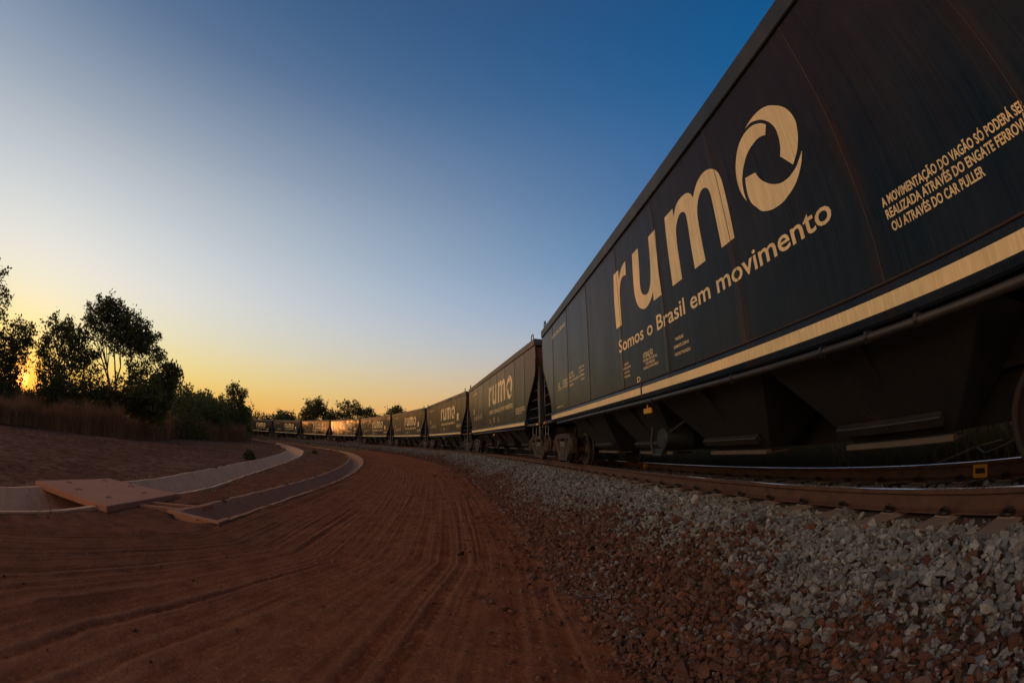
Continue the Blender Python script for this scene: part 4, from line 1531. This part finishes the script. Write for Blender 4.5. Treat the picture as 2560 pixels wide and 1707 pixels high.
for (k, paint, label), o in zip(WAGONS, wagons):
    if k == 1:
        lettering('slogan_lettering', [('Somos o Brasil em movimento', -0.60, 4.385, 2.190, 0.215, 0.012)], o)
    else:
        if slogan_caps is None:
            slogan_caps = lettering('slogan_lettering', [('SOMOS O BRASIL EM MOVIMENTO', -0.56, 4.40, 2.19, 0.19, 0.014)], o)
        else:
            c_ = slogan_caps.copy()
            C.objects.link(c_)
            c_.parent = o
    st = []
    if k in (2, 3, 4, 7):
        st.append((-5.62, -5.42, 2.50, 2.86))
    if k in (3, 4, 5, 7, 8):
        st.append((5.05, 5.55, 2.42, 2.95))
    for a, b_, z0, z1 in st:
        flat_poly('sticker', [[(a, z0), (b_, z0), (b_, z1), (a, z1)]], -YS - 0.0035, M['cream'], o)
    if k > 1:
        repaint(o, M[paint])
    o.matrix_world = wagon_frame(k)
    tag(o, label, 'freight wagon', 'hopper wagons of one train on the curve')

# ------------------------------------------------------------------ vegetation


def leaf_cloud(centers, radii, n_twig, per, size, spread, seed, flat=1.0):
    """leaf quads gathered on twigs inside a set of ellipsoids -> verts, quads, own colour"""
    g = np.random.default_rng(seed)
    centers, radii = np.asarray(centers, float), np.asarray(radii, float)
    vol = radii.prod(1) ** (2 / 3)
    pick = g.choice(len(centers), n_twig, p=vol / vol.sum())
    d = g.normal(size=(n_twig, 3))
    d /= np.linalg.norm(d, axis=1)[:, None]
    rad = g.random(n_twig) ** 0.42
    tw = centers[pick] + d * radii[pick] * (rad * g.uniform(0.85, 1.12, n_twig))[:, None]
    tone = g.random(n_twig)
    L = np.repeat(tw, per, axis=0) + g.normal(size=(n_twig * per, 3)) * spread
    n = len(L)
    a = g.normal(size=(n, 3))
    a[:, 2] -= 0.35
    a /= np.linalg.norm(a, axis=1)[:, None]
    b_ = np.cross(a, g.normal(size=(n, 3)))
    b_ /= np.linalg.norm(b_, axis=1)[:, None]
    s_ = size * g.uniform(0.6, 1.35, n)[:, None]
    V = np.stack([L - a * s_, L + b_ * s_ * 0.48 - a * s_ * 0.1, L + a * s_, L - b_ * s_ * 0.48 - a * s_ * 0.1], 1).reshape(-1, 3)
    F = np.arange(n * 4).reshape(-1, 4)
    col = np.clip(np.repeat(tone, per) * 0.7 + g.random(n) * 0.45 - 0.07, 0, 1)
    return V, F, np.repeat(np.repeat(col[:, None], 4, 0), 3, 1), tw


def limbs(m, base, tops, r0, seed, wob=0.25, twigs=None, fork=0.35):
    g = random.Random(seed)
    base = Vector(base)
    tops = [Vector(t_) for t_ in tops]

    def jit(k):
        return Vector((g.uniform(-k, k), g.uniform(-k, k), g.uniform(-k, k) * 0.6))
    mean = sum(tops, Vector()) / len(tops)
    fk = base + (mean - base) * fork + jit(wob)
    m.tube([base + Vector((0, 0, -0.3)), base + (fk - base) * 0.4 + jit(wob * .5), base + (fk - base) * 0.75 + jit(wob * .4), fk], [r0 * 1.15, r0 * 0.95, r0 * 0.85, r0 * 0.72], 7)
    nb_ = max(2, min(5, len(tops) // 3))
    seeds = g.sample(tops, nb_)
    groups = [[] for _ in seeds]
    for t_ in tops:
        groups[min(range(nb_), key=lambda i: (seeds[i] - t_).length)].append(t_)
    ends = []
    for gr_ in groups:
        if not gr_:
            continue
        gm = sum(gr_, Vector()) / len(gr_)
        b0 = base + (fk - base) * g.uniform(0.6, 1.0)
        bk = b0 + (gm - b0) * g.uniform(0.45, 0.62) + jit(wob * 1.6)
        m.tube([b0, b0 + (bk - b0) * 0.5 + jit(wob), bk], [r0 * 0.6, r0 * 0.48, r0 * 0.38], 6)
        for t_ in gr_:
            mid = bk + (t_ - bk) * 0.5 + jit(wob * 1.2)
            m.tube([bk, mid, t_], [r0 * 0.32, r0 * 0.2, r0 * 0.08], 5)
            ends.append((mid, t_))
    if twigs is not None:
        for w in twigs:
            w = Vector(w)
            mid, t_ = min(ends, key=lambda e: min((e[0] - w).length, (e[1] - w).length))
            q = mid if (mid - w).length < (t_ - w).length else t_
            m.tube([q, q + (w - q) * 0.55 + jit(0.12), w], [r0 * 0.12, r0 * 0.08, r0 * 0.035], 4, cap=False)


def tree(name, label, cat, base, clumps, dist, n_twig, per, size, spread, r0, seed, mat='leaf', group=None, depth=1.0, nb=40, lean=None, fork=0.35):
    """clumps: (px, py, rx, ry) as read off the photograph, stood at their true distance as round volumes"""
    k = dist / 1000.0
    g = random.Random(seed)
    cs, rs = [], []
    fwd = Vector((base.x - EYE.x, base.y - EYE.y, 0)).normalized()
    for (px, py, rx, ry) in clumps:
        dz = g.uniform(-0.8, 0.8) * depth
        p = at(px, py, dist + dz)
        cs.append(p[:])
        rs.append((rx * k, rx * k, ry * k))
    n_main = len(cs)
    for i in range(n_main):                      # small outlying sprays roughen the outline
        for _ in range(2):
            a_ = g.uniform(0, 2 * math.pi)
            ex, ez = math.cos(a_), math.sin(a_)
            sx_ = Vector((fwd.y, -fwd.x, 0))
            q_ = Vector(cs[i]) + sx_ * (ex * rs[i][0] * g.uniform(0.9, 1.35)) + Vector((0, 0, ez * rs[i][2] * g.uniform(0.9, 1.35)))
            f_ = g.uniform(0.18, 0.34)
            cs.append(q_[:])
            rs.append((rs[i][0] * f_, rs[i][1] * f_, rs[i][2] * f_))
    V, F, col, tw = leaf_cloud(cs, rs, n_twig, per, size, spread, seed)
    cs = cs[:n_main]
    root = empty(name, base)
    V = V - np.array(base[:])[None]
    cr = np_mesh('crown', V, F, M[mat], root, col=col)
    m = MB()
    idx = list(range(len(tw)))
    g.shuffle(idx)
    tops = [Vector(c) - base for c in cs]
    limbs(m, (0, 0, 0), tops, r0, seed, 0.25, [Vector(tw[i]) - base for i in idx[:nb]], fork)
    m.build('trunk', M['bark'], root, smooth=True, fix=False)
    tag(root, label, cat, group)
    return root


def gpt(px, dist, z=-0.9):
    """standing place under an image column at a distance"""
    p = at(px, 1000, dist)
    return Vector((p.x, p.y, z))


TG = 'trees and shrubs of the scrub along the yard'
tree('savanna_tree', 'tallest slender tree of the scrub, wide airy crown above the dry grass', 'tree', gpt(287, 40),
     [(271, 768, 42, 28), (271, 772, 34, 24), (249, 795, 30, 26), (252, 800, 26, 22), (300, 806, 45, 34), (304, 808, 38, 30), (338, 822, 40, 34), (342, 828, 34, 28), (374, 836, 24, 28), (222, 796, 14, 14), (224, 800, 12, 12), (366, 866, 34, 28),
      (290, 846, 44, 34), (295, 850, 36, 26), (338, 856, 42, 32), (340, 858, 34, 26), (393, 884, 18, 20), (244, 842, 26, 26), (228, 880, 24, 22), (330, 908, 22, 18), (372, 914, 30, 24), (300, 935, 20, 14), (398, 940, 16, 14), (240, 930, 20, 16), (352, 942, 22, 14)],
     40, 900, 14, 0.135, 0.18, 0.17, 11, group=TG, nb=140)
tree('savanna_tree', 'bushy tree at the left edge, left of the setting sun', 'tree', gpt(36, 40),
     [(38, 832, 46, 30), (10, 862, 50, 40), (62, 850, 28, 30), (34, 895, 52, 40), (-20, 880, 50, 50), (8, 930, 52, 36), (34, 945, 26, 28), (66, 893, 12, 18), (60, 925, 10, 18), (-10, 960, 60, 30)],
     40, 560, 12, 0.14, 0.19, 0.17, 12, group=TG, nb=70)
tree('savanna_tree', 'many stemmed tree between the setting sun and the tallest tree', 'tree', gpt(165, 41),
     [(138, 832, 30, 24), (166, 826, 34, 26), (198, 834, 32, 28), (114, 858, 26, 26), (152, 872, 46, 36), (192, 872, 42, 38), (104, 890, 20, 28), (100, 930, 12, 20), (140, 920, 36, 32), (180, 926, 44, 32), (212, 905, 34, 34), (122, 945, 20, 22)],
     41, 580, 12, 0.14, 0.18, 0.14, 13, group=TG, nb=110)
tree('savanna_tree', 'small leaning tree at the right foot of the tallest tree', 'tree', gpt(405, 39),
     [(424, 918, 22, 14), (443, 934, 10, 14), (405, 952, 26, 22), (392, 978, 28, 22), (428, 955, 16, 16), (420, 985, 14, 16)],
     39, 260, 14, 0.135, 0.18, 0.09, 14, group=TG, nb=50)
tree('overhanging_branch_tree', 'tree at the left border, only leafy branch tips reaching into the sky', 'tree', gpt(-60, 33),
     [(2, 645, 8, 14), (-6, 690, 22, 26), (12, 735, 22, 22), (-14, 752, 30, 30), (-70, 700, 60, 60), (-60, 640, 50, 50), (2, 780, 8, 8), (-80, 780, 60, 50)],
     33, 420, 14, 0.12, 0.17, 0.2, 15, group=TG, nb=60)
# the low storey of the scrub, each bush a plant of its own
LOW = [(8, 986, 46, 24, 39, 'leaf'), (120, 984, 28, 18, 38.5, 'leaf'), (165, 975, 46, 30, 39, 'leaf'), (236, 982, 38, 22, 38.5, 'leaf'), (295, 992, 40, 18, 39, 'leaf_dry'), (345, 990, 40, 20, 38.5, 'leaf'), (388, 1000, 30, 26, 37.5, 'leaf')]
LOWL = ['dark bush under the bushy tree at the left edge', 'dark bush under the setting sun', 'broad dark bush at the foot of the many stemmed tree', 'dark bush left of the trunk of the tallest tree',
        'brownish bush behind the trunk of the tallest tree', 'dark bush between the tallest tree and the small leaning tree', 'round dark bush in front of the small leaning tree']
for i, ((px, py, rx, ry, d, mt), lb) in enumerate(zip(LOW, LOWL)):
    tree('scrub_bush', lb, 'bush', gpt(px, d), [(px, py - 4, rx * 1.1, ry * 1.2), (px - rx * .6, py + 14, rx * .8, ry), (px + rx * .6, py + 12, rx * .8, ry), (px, py + 34, rx * 1.1, ry)],
         d, 260, 13, 0.14, 0.22, 0.07, 30 + i, mt, 'bushes under the trees of the scrub', nb=30, fork=0.2)
RB = [(462, 1026, 28, 22, 66, 'leaf', 'low green bush right of the tall trees at the gap in the scrub', []),
      (496, 1020, 28, 24, 70, 'leaf_dry', 'thin dry bush with bare twigs on the skyline', [(488, 998, 16, 10)]),
      (527, 1024, 32, 28, 72, 'leaf', 'dark bush with one leafy stem rising above the scrub', [(523, 984, 12, 10), (518, 997, 10, 10)]),
      (556, 1028, 26, 24, 76, 'leaf_dry', 'brown bush between the two leafy stems of the scrub', [(548, 1002, 10, 12)]),
      (586, 1030, 32, 28, 77, 'leaf', 'tall leafy shrub at the right end of the scrub, standing over the last wagon', [(578, 975, 14, 12), (597, 984, 22, 16), (590, 965, 9, 8), (608, 990, 12, 12), (585, 1000, 18, 16), (606, 1018, 16, 16)])]
for i, (px, py, rx, ry, d, mt, lb, extra) in enumerate(RB):
    tree('scrub_shrub', lb, 'shrub', gpt(px, d), [(px, py, rx, ry), (px - rx * .4, py + 22, rx * .8, ry * .8), (px + rx * .4, py + 24, rx * .8, ry * .8)] + extra,
         d, 170 + 60 * len(extra), 11, 0.18, 0.22, 0.07, 50 + i, mt, 'shrubs at the end of the scrub', nb=40, fork=0.25)
# far trees behind the train
FT = [('tree', 'dense round headed tree behind the train, above the seventh wagon', 140, 790, [(790, 1022, 28, 22), (772, 1034, 22, 18), (808, 1034, 22, 18), (796, 1008, 16, 10), (760, 1044, 14, 12), (824, 1042, 12, 14)], 420, 10, 0.34, 0.42, 'leaf_far'),
      ('tree', 'sparse branching tree behind the train, right of the round headed one', 140, 872, [(868, 1012, 16, 8), (850, 1012, 8, 5), (888, 1018, 16, 12), (872, 1032, 24, 14), (846, 1036, 14, 12), (895, 1012, 6, 8), (832, 1038, 14, 8)], 190, 8, 0.34, 0.42, 'leaf_far'),
      ('tree', 'low spreading tree behind the train, over the join of the sixth and fifth wagons', 140, 918, [(912, 1030, 14, 10), (926, 1032, 12, 10), (900, 1036, 12, 10), (935, 1042, 10, 6)], 150, 8, 0.34, 0.42, 'leaf_far'),
      ('tree', 'twiggy crown peeping over the roof of the fourth wagon', 110, 992, [(990, 1026, 18, 8), (1004, 1030, 10, 6), (976, 1034, 12, 6)], 110, 8, 0.26, 0.4, 'leaf_far'),
      ('tree', 'broad low tree behind the eighth wagon on the far skyline', 165, 715, [(712, 1040, 20, 9), (726, 1046, 16, 8), (700, 1046, 14, 8)], 210, 9, 0.36, 0.5, 'leaf_far')]
for i, (nm, lb, d, px, cl, nt_, per, sz_, sp, mt) in enumerate(FT):
    tree('far_tree', lb, nm, gpt(px, d), cl, d, nt_, per, sz_, sp, 0.32, 70 + i, mt, 'single trees behind the train', depth=3.0, nb=40)

# far wood along the horizon, one mass
cs, rs_ = [], []
g = random.Random(5)
for px in range(560, 1100, 7):
    d = 175 + g.uniform(-8, 14)
    top = 1040 + (6 if px < 640 else 0) + (10 if 735 < px < 760 else 0) + g.uniform(-6, 7) + max(0, (px - 640)) * 0.02
    for yy in (top + 6, top + 24, top + 40):
        cs.append(at(px + g.uniform(-4, 4), yy, d)[:])
        rs_.append((2.2, 2.2, 1.9))
V, F, col, tw = leaf_cloud(cs, rs_, 4200, 8, 0.42, 0.5, 91)
wood = np_mesh('far_woodland', V, F, M['leaf_far'], col=col)
tag(wood, kind='stuff')
for a0, a1, d, seed in ((-180, -62, 75, 92), (-170, -74, 46, 97), (14, 180, 60, 93)):
    cs, rs_ = [], []
    for a in np.arange(a0, a1, 1.6):
        dd_ = d + g.uniform(-4, 9)
        hgt = g.uniform(5.0, 8.0) if d == 46 else g.uniform(2.0, 4.2) * (d / 75)
        if -75 < a < -55:
            hgt *= 0.3
        for z in np.linspace(-0.6, hgt, 5 if d == 46 else 3):
            cs.append((math.sin(R(a)) * dd_, math.cos(R(a)) * dd_, z))
            rs_.append((2.0, 2.0, 1.3))
    V, F, col, tw = leaf_cloud(cs, rs_, 3800, 8, 0.30, 0.4, seed)
    tag(np_mesh('far_woodland', V, F, M['leaf_far'], col=col), kind='stuff')


# scrub wood inside the curve, between the yard and the far end of the train; a clearing lets the sun through to one wagon
cs, rs_ = [], []
for c_ in np.arange(14, 84, 0.9):
    for lay in (0, 1, 2):
        # foot of the sun's path on the track, then back towards the sun
        s_ = np.interp(c_, [7.7, 21, 33, 43.6, 52.4, 59.5, 64.7, 68, 69.5, 84], [6.9, 23.4, 39.9, 56.4, 72.9, 89.4, 105.9, 122.4, 139, 165])
        x, y, _ = track(s_, 0)
        run = 44 + 5 * lay + g.uniform(-2, 2)
        px_, py_ = float(x) + SUN_DIR.x * run, float(y) + SUN_DIR.y * run
        hgt = g.uniform(5.2, 6.2)
        if 56.8 < c_ < 62.2:
            hgt = g.uniform(3.7, 4.3)
        for z in np.linspace(-0.6, hgt - 1, 5):
            cs.append((px_ + g.uniform(-.6, .6), py_ + g.uniform(-.6, .6), z))
            rs_.append((1.15, 1.15, 0.95))
V, F, col, tw = leaf_cloud(cs, rs_, 8500, 9, 0.20, 0.3, 96)
tag(np_mesh('scrub_woodland', V, F, M['leaf'], col=col), kind='stuff')


def grass_mass(name, P, h, w, mat, seed, lean=0.25, tone=None):
    """tapering blades, each bent once"""
    g = np.random.default_rng(seed)
    n = len(P)
    a = g.uniform(0, 2 * np.pi, n)
    side = np.stack([np.cos(a), np.sin(a), np.zeros(n)], 1) * (w * g.uniform(0.6, 1.4, n))[:, None]
    hh = h * g.uniform(0.55, 1.15, n)
    ln = g.normal(size=(n, 2)) * lean
    mid = P + np.stack([ln[:, 0] * hh * 0.25, ln[:, 1] * hh * 0.25, hh * 0.55], 1)
    top = P + np.stack([ln[:, 0] * hh, ln[:, 1] * hh, hh], 1)
    V = np.stack([P - side, P + side, mid + side * 0.75, mid - side * 0.75, top + side * 0.12, top - side * 0.12], 1).reshape(-1, 3)
    b_ = np.arange(n)[:, None] * 6
    F = np.concatenate([b_ + np.array([[0, 1, 2, 3]]), b_ + np.array([[3, 2, 4, 5]])])
    t_ = g.random(n) if tone is None else np.clip(tone + g.normal(size=n) * 0.15, 0, 1)
    o = np_mesh(name, V, F, M[mat], col=np.repeat(np.repeat(t_[:, None], 6, 0), 3, 1))
    tag(o, kind='stuff')
    return o


FRONT = [(-40, 1062, 31), (0, 1064, 31), (60, 1070, 32.5), (120, 1075, 34), (230, 1090, 34), (330, 1100, 35.5), (400, 1098, 43), (470, 1095, 59), (560, 1098, 67), (616, 1098, 72)]
pl, hl, tl = [], [], []
g = np.random.default_rng(61)
for (p0, y0, d0), (p1, y1, d1) in zip(FRONT[:-1], FRONT[1:]):
    n = int(95 * (p1 - p0) * (34 / d0) ** 0.3)
    for _ in range(n):
        u = g.random()
        dist = d0 + (d1 - d0) * u + g.exponential(2.4)
        p = at(p0 + (p1 - p0) * u, 1000, dist)
        pl.append((p.x, p.y, -0.93))
        cl = vnoise(np.array([p.x * 0.5]), np.array([p.y * 0.5]), 77)[0]
        tuft = vnoise(np.array([p.x * 2.1]), np.array([p.y * 2.1]), 78)[0]
        hl.append((1.95 if p0 < 400 else 2.6) + 0.5 * cl + 0.5 * tuft)
        tl.append(0.45 + 0.4 * tuft)
P = np.array(pl); H = np.array(hl)
tf = np.clip(0.2 + 0.8 * (vnoise(P[:, 0] * 1.3, P[:, 1] * 1.3, 79) + 0.6), 0.15, 1)
grass_mass('tall_dry_grass', P, H * (0.55 + 0.45 * tf), 0.013, 'straw', 62, 0.16, np.array(tl))
# weeds and washed-in litter along the lips of the ditch and gutter
pw = []
for Pth, lo, hi, n in ((dn, -0.35, -0.1, 1500), (dn, DW + 0.1, DW + 0.5, 1700), (gr, GW + 0.1, GW + 0.45, 900), (gr, -0.3, -0.12, 500)):
    nl = normals_left(Pth)
    for _ in range(n):
        i = int(g.integers(6, min(len(Pth), 110)))
        d_ = g.uniform(lo, hi)
        q_ = Pth[i] + nl[i] * d_ + g.normal(size=2) * 0.08
        if vnoise(np.array([q_[0] * 1.4]), np.array([q_[1] * 1.4]), 71)[0] > 0.05:
            pw.append((q_[0], q_[1], -0.92))
pw = np.array(pw)
grass_mass('ditch_edge_weeds', pw, np.full(len(pw), 0.13), 0.006, 'straw_pale', 67, 0.6)
# straw and weeds on the strip between the ditch and the far ballast, and beyond the train
n = 9000
s = g.uniform(52, 135, n)
o = g.uniform(4.2, 10.5, n)
x, y, _ = track(s, o)
kp = (path_dist(x, y, dmid) > 1.1) & (path_dist(x, y, gmid) > 0.8) & (vnoise(x * 0.3, y * 0.3, 66) > -0.25)
kp &= ~((o < 8.4) & (s < 62))
P = np.stack([x, y, np.full(n, -0.9)], 1)[kp]
grass_mass('verge_grass', P, np.full(len(P), 0.38), 0.02, 'straw_pale', 63, 0.4)
n = 15000
s = g.uniform(-6, 50, n)
o = -4.0 - g.exponential(1.1, n)
x, y, _ = track(s, o)
zz = land_z(x, y)
P = np.stack([x, y, zz - 0.05], 1)
grass_mass('trackside_weeds', P, np.full(n, 0.95) * (0.7 + 0.5 * np.clip(-o - 4, 0, 1)), 0.016, 'leaf_dry', 64, 0.4)
cs, rs_ = [], []
for s_ in np.arange(-8, 95, 1.1):
    o_ = -6.6 + random.uniform(-0.9, 0.5)
    x, y, _ = track(s_, o_)
    for z in (0.0, 0.8, 1.5):
        cs.append((float(x), float(y), z + random.uniform(-.2, .3)))
        rs_.append((0.9, 0.9, 0.6))
V, F, col, tw = leaf_cloud(cs, rs_, 4200, 8, 0.10, 0.25, 94)
tag(np_mesh('trackside_undergrowth', V, F, M['leaf'], col=col), kind='stuff')

t = NT('dead_wood')
t.set(Base_Color=t.mix(t.noise(9.0, 5, 0.7), (0.12, 0.062, 0.03), (0.24, 0.14, 0.075)), Roughness=0.9)
M['deadwood'] = t.mat
# fallen branch behind the rails
m = MB()
x, y, h = track(3.9, -3.5)
b0 = Vector((float(x), float(y), -0.28))
ax = Vector((-math.sin(h), math.cos(h), 0))
sd = Vector((-math.cos(h), -math.sin(h), 0))
m.tube([b0 + ax * 0.9 + Vector((0, 0, -0.1)), b0 + ax * 0.45 + Vector((0, 0, 0.02)), b0 + Vector((0, 0, 0.14)), b0 - ax * 0.6 + Vector((0, 0, 0.22))], [0.028, 0.026, 0.02, 0.012], 7)
m.tube([b0 - ax * 0.05 + Vector((0, 0, 0.14)), b0 - ax * 0.3 + sd * 0.2 + Vector((0, 0, 0.05)), b0 - ax * 0.75 + sd * 0.15 + Vector((0, 0, 0.16)), b0 - ax * 1.2 + Vector((0, 0, 0.34))], [0.022, 0.018, 0.015, 0.008], 6)
br = m.build('fallen_branch', M['deadwood'], smooth=True)
tag(br, 'pale fallen branch lying on the soil behind the far rail', 'branch')


def small_shrub(name, px, py, dist_z, h, n, mat, label, seed, spike=False):
    base = on_ground(px, py, dist_z)
    k = h
    V, F, col, tw = leaf_cloud([(0, 0, k * .45), (k * .25, 0, k * .3), (-k * .25, .1, k * .32)], [(k * .42, k * .42, k * .42)] * 3, n, 9, 0.10 * k + 0.02, 0.10 * k, seed)
    root = empty(name, base)
    np_mesh('foliage', V, F, M[mat], root, col=col)
    m = MB()
    for w in tw[:18]:
        m.tube([(0, 0, -0.05), tuple(w * 0.5 + np.array([0, 0, .05])), tuple(w)], [0.012, 0.008, 0.004], 4, cap=False)
    if spike:
        for q in range(5):
            a = q * 1.3
            m.tube([(0, 0, 0), (.1 * math.cos(a), .1 * math.sin(a), k * 1.0), (.25 * math.cos(a), .25 * math.sin(a), k * 1.9 + .1 * q)], [0.012, 0.009, 0.004], 4, cap=False)
    m.build('stem', M['straw_pale'] if spike else M['bark'], root, fix=False)
    tag(root, label, 'shrub')


small_shrub('yard_shrub', 622, 1149, -0.9, 0.62, 120, 'leaf', 'small dark shrub with pale stalks standing alone beside the ditch', 101, True)
small_shrub('ditch_weed', 786, 1134, -0.9, 0.42, 50, 'leaf', 'green weed on the rim where the ditch swings behind the strip', 102)
small_shrub('verge_weed', 770, 1112, -0.9, 0.6, 50, 'leaf', 'low green weed on the strip between gutter and train', 103)
